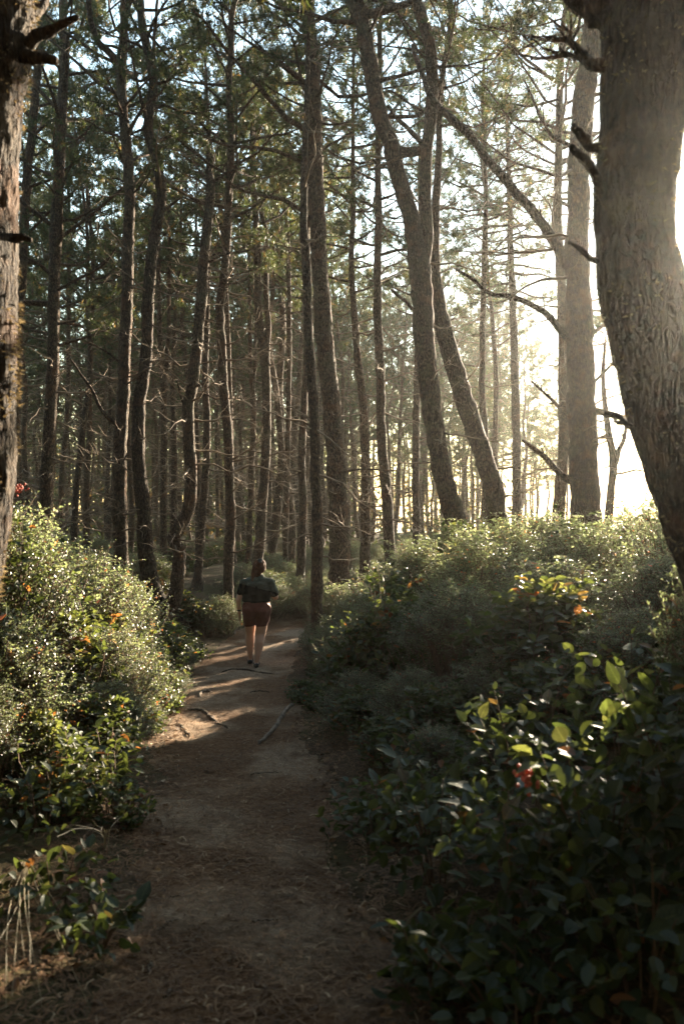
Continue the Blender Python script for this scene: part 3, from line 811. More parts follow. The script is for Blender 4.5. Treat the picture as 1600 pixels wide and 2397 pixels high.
# the forest edge lies toward the sun: clearings there let the low light in
LT = np.array([(rb.uniform(-3.6, -1.9), rb.uniform(5, 10), rb.uniform(0.6, 1.7)) for _ in range(40)] + [(rb.uniform(-5, 1.5), rb.uniform(12, 17), rb.uniform(1.5, 6)) for _ in range(60)])
def shades(x, y, base=6.0):
    rel = np.array([x, y]) - LT[:, :2]
    sd = np.array([math.sin(SUN_AZ), math.cos(SUN_AZ)])
    t = rel @ sd
    off = np.abs(rel @ np.array([sd[1], -sd[0]]))
    zr = LT[:, 2] + t * math.tan(SUN_EL)
    return int((((off < 0.16) & (zr < base + 1)) | ((off < 1.4) & (zr > base) & (zr < 14))) @ (t > 0))
tries = 0
while len(spots) < 160 and tries < 20000:
    tries += 1
    d = math.sqrt(rb.uniform(19.0 ** 2, 62.0 ** 2))
    px = rb.uniform(-160, 1500)
    x = (px - 800) / F * d
    if abs(x - path_c(d)) < 1.0 and d < 24: continue
    q = x * 0.9 + d * 0.44
    if q > 38: continue
    if px > 1230 and d > 30: continue
    if px > 700 and shades(x, d) > (1 if px < 800 else 0): continue
    if d < 26 and px > 1250: continue
    if any((x - a) ** 2 + (d - b) ** 2 < 1.5 ** 2 for a, b in spots): continue
    spots.append((x, d))
used = set()
SHORT = {1: 'mossy near trunk', 2: 'huge blurred trunk', 3: 'slim leaning dark trunk', 4: 'tall dark straight trunk', 5: 'high-forked trunk', 6: 'twisting trunk', 7: 'snapped crooked trunk', 8: 'slim curving trunk',
         9: 'trunk above the walker', 10: 'slender path-bend trunk', 11: 'thick central trunk', 12: 'leaning pair', 13: 'thick slanting trunk', 14: 'stout trunk', 15: 'thin straight trunk', 16: 'spruce', 17: 'straight slim trunk', 18: 'slim bowed trunk'}
names = sorted((HX[k], v) for k, v in SHORT.items())
gaps = {}
for x, d in spots:
    if d < 34:
        px = 800 + F * x / d
        i = sum(1 for a, _ in names if a < px)
        gaps.setdefault(i, []).append((px, x, d))
LAB = {}
ORD = ['first', 'second', 'third', 'fourth', 'fifth', 'sixth', 'seventh', 'eighth', 'ninth', 'tenth', 'eleventh', 'twelfth']
for i, lst in gaps.items():
    lo = names[i - 1][1] if i > 0 else None
    hi = names[i][1] if i < len(names) else None
    where = f'between {lo} and {hi}' if lo and hi else (f'beyond the {lo or hi}')
    for k, (px, x, d) in enumerate(sorted(lst)):
        LAB[(x, d)] = f'{ORD[min(k, 11)]} slim pine from the left ' + where if len(lst) > 1 else 'single slim pine standing far back ' + where
for k, (x, d) in enumerate(spots):
    i = int(rb.integers(0, len(protos)))
    o = protos[i] if i not in used else copy_tree(protos[i])
    used.add(i)
    o.location = (x, d, float(H(x, d)))
    o.rotation_euler = (0, 0, rb.uniform(0, 6.283))
    s = rb.uniform(0.82, 1.15)
    o.scale = (s, s, s * rb.uniform(0.92, 1.08))
    if d < 34:
        tag(o, LAB[(x, d)], 'tree', 'slim pines in the stand behind the front trunks')
    else:
        tag(o, 'far thin pine with bare lower branches deep in the forest', 'tree', 'far pines deep in the forest')

nb = 0
while nb < 22:
    d = rb.uniform(31, 52); px = rb.uniform(985, 1340)
    x = (px - 800) / F * d
    if any((x - a) ** 2 + (d - b) ** 2 < 1.3 ** 2 for a, b in spots): continue
    spots.append((x, d)); nb += 1
    o = copy_tree(protos[int(rb.integers(0, len(protos)))])
    o.location = (x, d, float(H(x, d)))
    o.rotation_euler = (0, 0, rb.uniform(0, 6.283))
    s_ = rb.uniform(0.4, 0.56)
    o.scale = (s_ * 1.3, s_ * 1.3, s_)
    tag(o, 'far low bushy pine in the bright haze behind the leaning trunks and spruce', 'tree', 'bushy pines in the bright haze')

# --- the mass of forest beyond
fm, fl = MB(), MB()
rf = np.random.default_rng(9)
cnt = 0
while cnt < 280:
    d = math.sqrt(rf.uniform(62 ** 2, 120 ** 2)); px = rf.uniform(-250, 1180)
    x = (px - 800) / F * d
    if x * 0.9 + d * 0.44 > 44: continue
    cnt += 1
    g = float(H(x, d)); h = rf.uniform(11, 17)
    n = 6; t = np.linspace(0, 1, n)
    sw = np.cumsum(rf.normal(0, 0.18, (n, 2)), 0)
    P = np.stack([x + sw[:, 0], d + sw[:, 1], g - 0.2 + t * h], 1)
    fm.tube(P, 0.16 * (1 - 0.85 * t), 5, cap=False)
    for k in range(16):
        z = rf.uniform(0.12, 0.6) ; b = P[0] + (P[-1] - P[0]) * z
        dd = norm(np.array([*rf.normal(size=2), rf.normal(0, .3)]))
        fm.tube(np.stack([b, b + dd * rf.uniform(0.5, 1.6)]), [0.03, 0.012], 3, cap=False)
    m = 170
    f = rf.uniform(0.3, 1.02, m)
    ctr = np.stack([np.interp(f, t, P[:, a]) for a in range(3)], 1)
    an = rf.uniform(0, 6.28, m); rr = 2.0 * np.sqrt(rf.random(m)) * np.sin(np.pi * np.clip(f * 0.9 + 0.05, 0, 1)) ** 0.7
    clump = ctr + np.stack([np.cos(an) * rr, np.sin(an) * rr, rf.normal(0, 0.2, m)], 1)
    needles(fl, clump, norm(rf.normal(size=(m, 3)) + UP * 0.5), rf, 5, 0.38, 0.11, 0.2)
m = 7500
dd_ = np.sqrt(rf.uniform(40 ** 2, 118 ** 2, m)); px_ = rf.uniform(-250, 1230, m); xx_ = (px_ - 800) / F * dd_
kk = (xx_ * 0.9 + dd_ * 0.44) < 42
dd_, xx_ = dd_[kk], xx_[kk]
needles(fl, np.stack([xx_, dd_, H(xx_, dd_) + np.abs(rf.normal(0, 1.9, len(xx_)))], 1), norm(rf.normal(size=(len(xx_), 3)) + UP), rf, 6, 0.5, 0.12, 0.25)
# the same forest goes on behind the photographer and to the sides
sm, sl = MB(), MB()
cnt = 0
while cnt < 340:
    x, yy = rf.uniform(-30, 26), rf.uniform(-24, 15)
    rr0 = math.hypot(x, yy)
    if rr0 < 2.6: continue
    if yy > 0 and abs(x) < 1.5 + 0.62 * yy: continue
    if x > 0 and yy > 0 and x < 1.35 * yy + 1.8: continue
    cnt += 1
    g = float(H(x, yy)); h = rf.uniform(9, 15)
    n = 6; t = np.linspace(0, 1, n)
    sw = np.cumsum(rf.normal(0, 0.18, (n, 2)), 0); sw -= sw[0]
    P = np.stack([x + sw[:, 0], yy + sw[:, 1], g - 0.2 + t * h], 1)
    sm.tube(P, 0.15 * (1 - 0.85 * t), 7, cap=False)
    m = 140
    f = rf.uniform(0.2, 1.02, m)
    ctr = np.stack([np.interp(f, t, P[:, a]) for a in range(3)], 1)
    an = rf.uniform(0, 6.28, m); rr = 2.3 * np.sqrt(rf.random(m)) * np.sin(np.pi * np.clip(f * 0.9 + 0.05, 0, 1)) ** 0.7
    clump = ctr + np.stack([np.cos(an) * rr, np.sin(an) * rr, rf.normal(0, 0.2, m)], 1)
    needles(sl, clump, norm(rf.normal(size=(m, 3)) + UP * 0.5), rf, 6, 0.7, 0.26, 0.2)
so = tag(link('surrounding_forest', sm.mesh('surrounding_forest', M['bark'])), 'forest continuing around and behind the viewpoint', kind='stuff')
tag(link('forest_foliage', sl.mesh('forest_foliage', M['needle'], False), parent=so), kind='stuff')
fo = tag(link('distant_forest', fm.mesh('distant_forest', M['bark'])), 'far forest of crowded thin trunks and needle crowns', kind='stuff')
tag(link('forest_foliage', fl.mesh('forest_foliage', M['needle'], False), parent=fo), kind='stuff')

# ------------------------------------------------------------------ shrubs
def leaf_cards(mb, pos, d, nrm, L, W, tint, fold=0.16, fine=False):
    """folded oval leaves with a drooping tip"""
    pos, d, nrm = np.asarray(pos), norm(d), np.asarray(nrm)
    sd = norm(np.cross(d, nrm)); n = np.cross(sd, d)
    L = np.asarray(L)[:, None]; W = np.asarray(W)[:, None]
    tt, ww = ([0, 0.2, 0.5, 0.8, 1.0], [0.0, 0.8, 1.0, 0.62, 0.0]) if fine else ([0, 0.42, 1.0], [0.0, 1.0, 0.0])
    rows = []
    for t, w in zip(tt, ww):
        c = pos + d * L * t - n * L * 0.12 * t * t
        if w == 0: rows.append([c])
        else: rows.append([c - sd * W * 0.5 * w + n * W * fold * w, c, c + sd * W * 0.5 * w + n * W * fold * w])
    v = np.stack([x for r_ in rows for x in r_], 1)
    k = v.shape[1]
    tr, qd = [[0, 2, 1], [0, 3, 2]], []
    if fine:
        for a_ in (1, 4):
            qd += [[a_, a_ + 1, a_ + 4, a_ + 3], [a_ + 1, a_ + 2, a_ + 5, a_ + 4]]
        tr += [[7, 8, 10], [8, 9, 10]]
    else:
        tr += [[1, 2, 4], [2, 3, 4]]
    b = (np.arange(len(pos)) * k)[:, None, None]
    mb.add(v, (np.array(tr)[None] + b).reshape(-1, 3), (np.array(qd)[None] + b).reshape(-1, 4) if qd else None, np.repeat(tint, k))

def make_shrub(seed, rx, ry, h, ntw, per, L, W, mat, low=0.35, fine=False):
    ntw = int(ntw * 1.35)
    r = np.random.default_rng(seed)
    root = empty('shrub', (0, 0, 0))
    st, lf = MB(), MB()
    # main stems
    tips = []
    for k in range(34):
        a = r.uniform(0, 6.283); q = math.sqrt(r.random())
        b = np.array([0.35 * rx * q * math.cos(a), 0.35 * ry * q * math.sin(a), -0.08])
        e = np.array([rx * 0.9 * q * math.cos(a + r.normal(0, .3)), ry * 0.9 * q * math.sin(a + r.normal(0, .3)), h * (0.55 + 0.4 * math.sqrt(max(0, 1 - q * q)) ) * r.uniform(0.75, 1.0)])
        mid = (b + e) / 2 + np.array([0, 0, 0.12 * h]) + r.normal(0, 0.05, 3)
        c = curve([b, mid, e], 7)
        st.tube(c, np.linspace(0.011, 0.004, 7), 4, cap=False)
        tips.append(c)
    # leafy shoots through the whole dome, thicker toward the outside
    PO, DI, NO, TI, TW = [], [], [], [], []
    for k in range(ntw):
        a = r.uniform(0, 6.283); u = r.random()
        q = math.sqrt(r.random()); zz = r.uniform(low, 1.0)
        rad = math.sqrt(max(0.0, 1 - (max(0, zz - 0.25) / 0.78) ** 2)) * (0.55 + 0.45 * q) * r.uniform(0.75, 1.12)
        e = np.array([rx * rad * math.cos(a), ry * rad * math.sin(a), h * zz * r.uniform(0.92, 1.06)])
        o = norm(np.array([math.cos(a) * 0.7, math.sin(a) * 0.7, r.uniform(0.15, 1.0)]) + r.normal(0, 0.3, 3))
        if vnoise(e[None] * 2.6 + seed)[0] < -0.22 and r.random() < 0.85: continue
        tl = r.uniform(0.16, 0.42) * (h ** 0.5)
        if r.random() < 0.10:
            e = e + o * r.uniform(0.08, 0.28); tl *= 1.6
        b = e - o * tl - np.array([0, 0, 0.1 * tl])
        c = curve([b, (b + e) / 2 + r.normal(0, 0.02, 3) + UP * 0.02, e], 5)
        TW.append(c)
        t = (np.arange(per) + r.uniform(0, 1, per)) / per
        i = np.minimum(3, (t * 4).astype(int))
        p = c[i] + (c[i + 1] - c[i]) * (t * 4 - i)[:, None]
        d = norm(c[i + 1] - c[i])
        s = norm(np.cross(d, UP + r.normal(0, 0.25, (per, 3))))
        sg = np.where(np.arange(per) % 2 == 0, 1, -1)[:, None]
        dd = norm(s * sg + d * 0.55 + r.normal(0, 0.22, (per, 3)))
        PO.append(p); DI.append(dd); NO.append(norm(UP * 0.7 + o * 0.45 + r.normal(0, 0.6, (per, 3))))
        hue = np.clip(r.normal(0.45 + 0.2 * (zz - 0.6), 0.17), 0, 0.92)
        red = (r.random(per) < 0.02) | (r.random() < 0.015)
        TI.append(np.where(red, r.uniform(0.93, 1.0, per), np.clip(hue + r.normal(0, 0.1, per), 0, 0.92)))
    tubes(st, [w_[::2] for w_ in TW], [0.004, 0.003, 0.002], 3)
    PO, DI, NO, TI = map(np.concatenate, (PO, DI, NO, TI))
    n = len(PO)
    leaf_cards(lf, PO, DI, NO, L * r.uniform(0.6, 1.25, n), W * r.uniform(0.7, 1.2, n), TI, fine=fine)
    tag(link('foliage', lf.mesh('foliage', mat, False), parent=root), kind='stuff')
    tag(link('stems', st.mesh('stems', M['stem']), parent=root), kind='stuff')
    return root

HUCK = [make_shrub(900 + k, 0.8, 0.8, 1.2, 640, 17, 0.036, 0.019, M['small_leaf'], 0.3) for k in range(4)]
BROAD = [make_shrub(950 + k, 0.62, 0.62, 0.95, 210, 9, 0.085, 0.05, M['broad_leaf'], 0.25, True) for k in range(3)]
TALL = [make_shrub(980 + k, 0.85, 0.85, 1.65, 560, 17, 0.038, 0.02, M['small_leaf'], 0.5) for k in range(3)]
LOW = [make_shrub(1000 + k, 0.45, 0.45, 0.42, 90, 8, 0.07, 0.042, M['broad_leaf'], 0.1, True) for k in range(3)]
shrub_used = set()
rs = np.random.default_rng(31)
def put_shrub(fam, x, y, s, label, group, sz=1.0, dz=0.0):
    o0 = fam[int(rs.integers(0, len(fam)))]
    o = o0 if o0.name not in shrub_used else copy_tree(o0)
    shrub_used.add(o0.name)
    o.location = (x, y, float(H(x, y)) + dz)
    o.rotation_euler = (0, 0, rs.uniform(0, 6.283))
    o.scale = (s, s, s * sz)
    tag(o, label, 'shrub', group)
    return o

# sunlit bank on the left of the path
def LBf(y):
    if y < 6.4: return ('small-leaved shrub at the near end of the sunlit bank left of the path', 'near shrubs of the sunlit left bank')
    if y < 9.4: return ('small-leaved shrub in the middle of the sunlit bank left of the path', 'middle shrubs of the sunlit left bank')
    return ('small-leaved shrub at the far end of the left bank before the twisting trunks', 'far shrubs of the sunlit left bank')
for x, y, s, z in [(-2.75, 6.3, 1.0, 1.15), (-2.0, 6.9, 0.72, 0.9), (-3.5, 7.2, 1.1, 1.2), (-2.6, 7.9, 0.95, 1.05), (-3.4, 8.6, 1.0, 1.1), (-4.4, 8.2, 1.1, 1.2), (-2.9, 9.7, 0.9, 1.0), (-3.9, 10.2, 1.0, 1.05),
                   (-2.3, 5.3, 0.7, 0.95), (-2.75, 4.6, 0.62, 0.9), (-3.3, 5.6, 1.0, 1.1), (-1.75, 6.0, 0.45, 0.9), (-2.35, 8.9, 0.6, 0.9), (-3.0, 11.0, 0.8, 0.9), (-4.8, 10.6, 1.0, 1.0), (-5.0, 12.2, 1.0, 1.0), (-4.0, 12.3, 0.9, 0.9), (-2.5, 3.9, 0.5, 0.8), (-4.1, 13.8, 0.8, 0.7), (-2.3, 11.2, 0.4, 0.7), (-2.25, 14.6, 0.7, 0.8), (-4.4, 14.2, 0.9, .9), (-5.3, 14.0, 1.0, .9), (-1.95, 9.0, 0.36, .7), (-1.8, 7.2, .3, .7)]:
    put_shrub(HUCK, x, y, s * 1.04, *LBf(y), sz=z * 1.06)
LB2 = ('broad-leaved shrub with glossy oval leaves among the sunlit left bank', 'broad-leaved shrubs of the left bank')
for x, y, s in [(-2.35, 6.6, 0.9), (-2.3, 7.6, 0.9), (-3.0, 7.0, 1.35), (-1.95, 7.9, 0.6), (-2.2, 9.6, 0.7), (-3.2, 9.2, 1.1), (-1.75, 5.6, 0.55), (-1.9, 5.0, 0.42), (-2.5, 10.9, 0.7), (-2.55, 12.0, 0.6), (-3.05, 5.0, 1.3)]:
    put_shrub(BROAD, x, y, s, *LB2)
for k in range(30):
    yy = rs.uniform(4.6, 10.5); xx = path_c(yy) - path_w(yy) - rs.uniform(0.55, 2.4)
    put_shrub(HUCK, float(xx), yy, rs.uniform(0.35, 0.75), *LBf(yy), sz=rs.uniform(0.7, 1.2))
# big thicket right of the path
RT = ('tall fine-leaved shrub in the shaded front of the right thicket', 'tall shrubs at the front of the right thicket')
for x, y, s, z in [(1.0, 6.9, 0.82, 0.95), (1.75, 6.6, 0.9, 1.0), (2.6, 6.4, 0.95, 1.02), (3.4, 6.2, 1.0, 1.02), (0.45, 8.2, 0.8, 0.9), (1.35, 7.9, 0.95, 1.0), (2.3, 7.7, 1.0, 1.05), (3.3, 7.5, 1.0, 1.05), (4.3, 7.2, 1.05, 1.05),
                   (0.9, 9.3, 0.85, 1.0), (1.9, 9.2, 0.95, 1.05), (3.0, 9.0, 1.0, 1.05), (4.1, 8.8, 1.0, 1.05), (5.2, 8.6, 1.0, 1.05), (2.6, 10.6, 0.95, 1.05), (3.8, 10.4, 1.0, 1.05), (5.0, 10.2, 1.0, 1.05), (1.5, 10.7, 0.9, 1.0), (6.2, 9.6, 1.0, 1.0), (4.6, 11.8, 1.0, 1.0), (6.0, 11.5, 1.0, 1.0), (3.2, 12.2, 0.9, 1.0)]:
    put_shrub(TALL, x, y, s, *(RT if y < 8.1 else ('tall fine-leaved shrub at the sunlit back of the right thicket below the trunks', 'tall shrubs at the back of the right thicket')), sz=z * (1.08 if x > 2.9 and y < 9 else float(np.interp(y, [5.5, 7.0, 9.0, 11.0], [0.6, 0.74, 0.93, 1.06]))))
for x, y, s, z in [(2.55, 4.6, 0.72, 1.5), (3.0, 5.4, 0.85, 1.35), (1.95, 3.95, 0.5, 1.75), (3.7, 6.5, 0.95, 1.2)]:
    put_shrub(TALL, x, y, s, 'tall dark shrub at the photo edge beneath the blurred trunk', 'tall shrubs beneath the blurred trunk', sz=z)
RT2 = ('lower small-leaved shrub at the path side of the right thicket', 'low shrubs edging the right thicket')
for x, y, s, z in [(0.1, 9.2, 0.62, 0.85), (0.55, 6.2, 0.6, 0.85), (0.15, 7.2, 0.55, 0.8), (1.15, 5.7, 0.7, 0.9), (1.95, 5.4, 0.8, 1.0), (2.8, 5.2, 0.85, 1.0), (-0.1, 10.6, 0.6, 0.9), (0.3, 11.4, 0.8, 1.0), (-0.25, 12.6, 0.55, 0.9), (0.7, 12.3, 0.9, 1.0), (0.6, 5.0, 0.5, .8), (0.05, 13.6, 0.8, 1.0), (3.6, 4.9, 0.9, 1.0)]:
    put_shrub(HUCK, x, y, s * (0.85 if y < 7 else 1.0), *RT2, sz=z * 0.92)
RT3 = ('broad-leaved shrub catching light at the near edge of the right thicket', 'broad-leaved shrubs of the right thicket')
for x, y, s, z in [(0.35, 8.0, 1.0, 1.15), (0.75, 7.4, 1.0, 1.2), (0.2, 6.6, 0.6, 0.9), (0.75, 5.6, 0.75, 0.9), (1.35, 5.1, 0.85, 0.95), (0.35, 5.7, 0.5, 0.9), (0.7, 8.8, 1.1, 1.3), (0.35, 9.9, 0.8, 1.1), (1.5, 5.9, 1.2, 1.1), (2.3, 5.0, 1.0, 1.0), (0.1, 12.0, 0.8, 1.0)]:
    put_shrub(BROAD, x, y, s * 0.9, *RT3, sz=z * 0.85)
# undergrowth among the trunks
UG = ('knee-high shrub growing among the trunks beyond the walker', 'undergrowth between the farther trunks')
for k in range(170):
    d = rs.uniform(12.8, 34) if k > 14 else rs.uniform(16.5, 20); px = rs.uniform(0, 1250) if k > 14 else rs.uniform(560, 760)
    x = (px - 800) / F * d
    if abs(x - path_c(d)) < path_w(d) + 0.3 and d < 16.5: continue
    put_shrub(HUCK if rs.random() < 0.75 else BROAD, x, d, rs.uniform(0.55, 0.95), *UG, sz=rs.uniform(0.7, 1.0))
# low plants hugging the path edges
def LPf(y, sd):
    a = 'left' if sd < 0 else 'right'
    b = 'before the roots' if y < 7 else 'near the walker'
    return (f'low plant with a few oval leaves at the {a} path edge {b}', f'low plants along the {a} path edge {b}')
for k in range(80):
    y = rs.uniform(2.9, 13.5)
    sd = -1 if rs.random() < 0.6 else 1
    x = path_c(y) + sd * (path_w(y) + rs.uniform(0.08, 0.75))
    if sd < 0 and y < 3.9: continue
    put_shrub(LOW, x, y, rs.uniform(0.3, 0.75), *LPf(y, sd), sz=rs.uniform(0.6, 1.1))

# --- near plants whose leaves can be picked apart one by one
def leaf_piece(seed):
    r = np.random.default_rng(seed)
    n = 7
    t = np.linspace(0, 1, n)
    w = 0.30 * np.sin(np.pi * np.clip(t * 0.94 + 0.04, 0, 1) ** 0.8) * (1 - 0.15 * t)
    z = -0.16 * t ** 2 * r.uniform(0.3, 1.4)
    v = []
    for k in range(n):
        e = 0.06 * math.sin(k * 1.9 + seed)
        v += [(t[k], -w[k], z[k] + w[k] * 0.28 + e * w[k]), (t[k], 0, z[k]), (t[k], w[k], z[k] + w[k] * 0.28 - e * w[k])]
    qd = []
    for k in range(n - 1):
        a = k * 3
        qd += [(a, a + 3, a + 4, a + 1), (a + 1, a + 4, a + 5, a + 2)]
    mb = MB(); mb.add(v, None, qd)
    return mb.mesh('leaf', M['leaf_piece'])
LEAVES = [leaf_piece(s) for s in (1, 2, 3, 4)]

def salal(label, x, y, h, spread, nstem, nleaf, size=0.085, lean=(0, 0), seed=0, group='broad-leaved plants beside the near path', flowers=0):
    r = np.random.default_rng(3000 + seed)
    g = float(H(x, y))
    root = empty('salal_plant', (x, y, g))
    tag(root, label, 'plant', group)
    stm = MB()
    fill = MB()
    per = max(1, nleaf // nstem)
    for k in range(nstem):
        a = r.uniform(0, 6.283); q = math.sqrt(r.random())
        b = np.array([0.12 * spread * math.cos(a), 0.12 * spread * math.sin(a), -0.05])
        e = np.array([spread * q * math.cos(a) + lean[0], spread * q * math.sin(a) + lean[1], h * r.uniform(0.72, 1.05) * (1 - 0.25 * q)])
        c = curve([b, b * 0.5 + e * 0.4 + np.array([0, 0, 0.16 * h]), e], 10)
        stm.tube(c, np.linspace(0.0055, 0.0022, 10), 5)
        for j in range(per):
            t = 1.0 - 0.62 * (j / per) ** 1.1
            u = t * 8.999; i0 = min(8, int(u))
            p = c[i0] + (c[i0 + 1] - c[i0]) * (u - i0)
            td = norm(c[i0 + 1] - c[i0])
            an = j * 2.6 + k
            o = norm(np.array([math.cos(an), math.sin(an), r.uniform(-0.1, 0.55)]) + td * (0.9 if j == 0 else 0.25))
            nv = norm(UP * 0.9 + r.normal(0, 0.38, 3))
            s_ = norm(np.cross(nv, o)); nv = np.cross(o, s_)
            L = size * r.uniform(0.45, 1.35)
            lo = bpy.data.objects.new('leaf', LEAVES[int(r.integers(0, 4))])
            COL.objects.link(lo); lo.parent = root
            m = Matrix.Identity(4)
            for cc, vec in enumerate((o, s_, nv)):
                for rr_ in range(3): m[rr_][cc] = vec[rr_] * L * (1.0 if cc != 1 else r.uniform(0.85, 1.15))
            pp = p + o * 0.008
            m[0][3], m[1][3], m[2][3] = pp
            lo.matrix_local = m
    # inner and lower leaves, too many to tell apart
    nf = nleaf * 5
    ph = r.uniform(0, 6.283, nf); qq = np.sqrt(r.random(nf))
    pos = np.stack([spread * 0.95 * qq * np.cos(ph) + lean[0] * 0.6, spread * 0.95 * qq * np.sin(ph) + lean[1] * 0.6, h * r.uniform(0.12, 0.78, nf)], 1)
    dd = norm(np.stack([np.cos(ph), np.sin(ph), r.normal(0, 0.4, nf)], 1) + r.normal(0, 0.6, (nf, 3)))
    leaf_cards(fill, pos, dd, norm(UP + r.normal(0, 0.5, (nf, 3))), size * r.uniform(0.5, 1.1, nf), size * 0.58 * r.uniform(0.7, 1.1, nf), np.where(r.random(nf) < 0.025, 0.96, np.clip(r.normal(0.35, 0.2, nf), 0, 0.9)), fine=True)
    tag(link('foliage', fill.mesh('foliage', M['broad_leaf'], False), parent=root), kind='stuff')
    tag(link('stems', stm.mesh('stems', M['stem']), parent=root), kind='stuff')
    if flowers:
        fb = MB()
        for k in range(flowers):
            p0 = np.array([r.normal(0, 0.03) + lean[0], r.normal(0, 0.03) + lean[1] - spread * 0.4, h * 0.92 + r.normal(0, 0.02)])
            c = curve([p0, p0 + r.normal(0, 0.004, 3) + [0, 0, 0.008], p0 + [0, 0, 0.016]], 5)
            fb.tube(c, [0.003, 0.007, 0.008, 0.006, 0.002], 6)
        tag(link('flower_cluster', fb.mesh('flower_cluster', M['berry']), parent=root), 'cluster of small pinkish red bell flowers', kind='stuff')
    return root

near = [
    ('broad-leaved plant at the path edge, its sprig standing clear of dark leaves', 0.30, 2.75, 0.36, 0.16, 4, 20, 0.075),
    ('leafy plant low in the shadowed corner below the flowers', 0.55, 2.5, 0.42, 0.3, 7, 36, 0.085),
    ('large-leaved plant deep in shade in the near corner', 0.95, 2.5, 0.48, 0.32, 8, 40, 0.09),
    ('broad-leaved plant with pink flower cluster in the dark near thicket', 0.68, 3.05, 0.74, 0.3, 8, 46, 0.09),
    ('tall large-leaved plant catching glints in the near thicket', 0.95, 2.95, 0.9, 0.32, 9, 52, 0.1),
    ('large-leaved plant rising toward the blurred trunk in haze', 1.3, 3.0, 1.0, 0.34, 9, 52, 0.105),
    ('large-leaved plant at the photo edge beneath the blurred trunk', 1.62, 3.1, 0.98, 0.34, 9, 48, 0.105),
    ('broad-leaved plant in the middle of the near shaded bank', 0.45, 3.7, 0.62, 0.34, 8, 46, 0.085),
    ('leafy plant behind the flowering one on the shaded bank', 0.9, 3.9, 0.82, 0.36, 8, 46, 0.09),
    ('leafy plant between near thicket and tall thicket', 1.45, 4.0, 0.95, 0.4, 9, 48, 0.09),
    ('leafy plant under the tall thicket by the photo edge', 2.0, 4.0, 0.95, 0.4, 8, 44, 0.09),
    ('small leafy plant spilling onto the path from the shaded bank', 0.18, 4.4, 0.36, 0.3, 6, 34, 0.075),
    ('small leafy plant low under the tall thicket', 0.55, 4.9, 0.5, 0.34, 6, 34, 0.08),
    ('sparse leafy plant beside the dry grass', -0.98, 3.15, 0.22, 0.18, 4, 16, 0.075),
    ('leafy sprigs on the dark near bank left of the path', -1.25, 3.5, 0.26, 0.28, 5, 22, 0.07),
    ('leafy sprigs on the mossy bank near the sun flecks', -1.6, 4.2, 0.34, 0.28, 5, 24, 0.07),
    ('bright sprig of oval leaves leaning over the left path edge', -1.5, 5.1, 0.44, 0.25, 5, 24, 0.075),
    ('sunlit leafy sprig poking out of the right thicket beside the central trunk', 0.42, 7.7, 1.62, 0.22, 6, 40, 0.085),
    ('leafy sprig topping the thicket below the leaning pair', 1.25, 8.6, 1.95, 0.2, 5, 34, 0.08),
    ('leafy sprig topping the thicket below the stout trunk', 2.35, 8.0, 2.0, 0.2, 5, 34, 0.08),
    ('bright leafy sprig at the middle of the left bank', -2.55, 7.1, 1.5, 0.22, 6, 36, 0.085),
    ('leafy sprig topping the left bank below the forked trunk', -3.05, 8.3, 1.55, 0.2, 6, 32, 0.08),
    ('tall sprig of pale leaves with red flowers beside the mossy near trunk', -2.42, 6.0, 1.9, 0.14, 4, 34, 0.09),
]
for k, (lb, x, y, h, sp, ns, nl, sz) in enumerate(near):
    salal(lb, x, y, h, sp, ns, nl, sz, seed=k, flowers=(26 if 'flower cluster' in lb else 40 if 'red flowers' in lb else 0))

# ------------------------------------------------------------------ forest litter, roots, twigs, grass
rl = np.random.default_rng(55)
def strew(mb, n, y0, y1, s0, s1, ln, wd, tint, up=0.3):
    y = rl.uniform(y0 ** 0.5, y1 ** 0.5, n) ** 2
    s = rl.uniform(s0, s1, n)
    x = path_c(y) + s
    z = H(x, y) + 0.004 + 0.011 * fbm(np.stack([x, y, x * 0], -1) * 6.0, 4) * (np.abs(s) < path_w(y)) - 0.010 * (np.abs(s) < path_w(y))
    a = rl.uniform(0, 6.283, n)
    d = norm(np.stack([np.cos(a), np.sin(a), rl.normal(0, up * 0.35, n)], 1))
    p = np.stack([x, y, z + 0.004], 1)
    w = norm(np.cross(d, UP)) * (wd * rl.uniform(0.6, 1.4, n))[:, None]
    L = (ln * rl.uniform(0.5, 1.5, n))[:, None]
    bow = norm(np.cross(d, UP)) * (rl.normal(0, 0.12, n))[:, None] * L
    up_ = UP * 0.004
    v = np.stack([p - d * L / 2 - w, p - d * L / 2 + w, p + bow + w + up_, p + bow - w + up_, p + d * L / 2 + w, p + d * L / 2 - w], 1).reshape(-1, 3)
    b = np.arange(n)[:, None] * 6
    q = np.concatenate([b + np.array([[0, 1, 2, 3]]), b + np.array([[3, 2, 4, 5]])])
    mb.add(v, None, q, np.repeat(np.clip(tint + rl.normal(0, 0.22, n), 0, 1), 6))
lm = MB()
strew(lm, 27000, 2.0, 13.0, -1.1, 1.15, 0.06, 0.0018, 0.55)
strew(lm, 1300, 2.0, 6.0, -0.9, 1.0, 0.05, 0.003, 0.66)
strew(lm, 2600, 2.0, 9.0, -0.9, 1.0, 0.03, 0.0045, 0.62)
strew(lm, 6000, 2.2, 11.0, -2.4, -0.5, 0.05, 0.003, 0.45)
strew(lm, 5000, 2.2, 8.0, 0.45, 2.4, 0.05, 0.003, 0.4)
tag(link('needle_litter', lm.mesh('needle_litter', M['litter'], False)), 'fallen brown pine needles and chips strewn over the path', kind='stuff')
lv = MB()
n = 1500
y = rl.uniform(2.2, 10, n); sgn = np.where(rl.random(n) < 0.55, -1, 1)
x = path_c(y) + sgn * (path_w(y) + rl.exponential(0.5, n) - 0.12)
a = rl.uniform(0, 6.283, n)
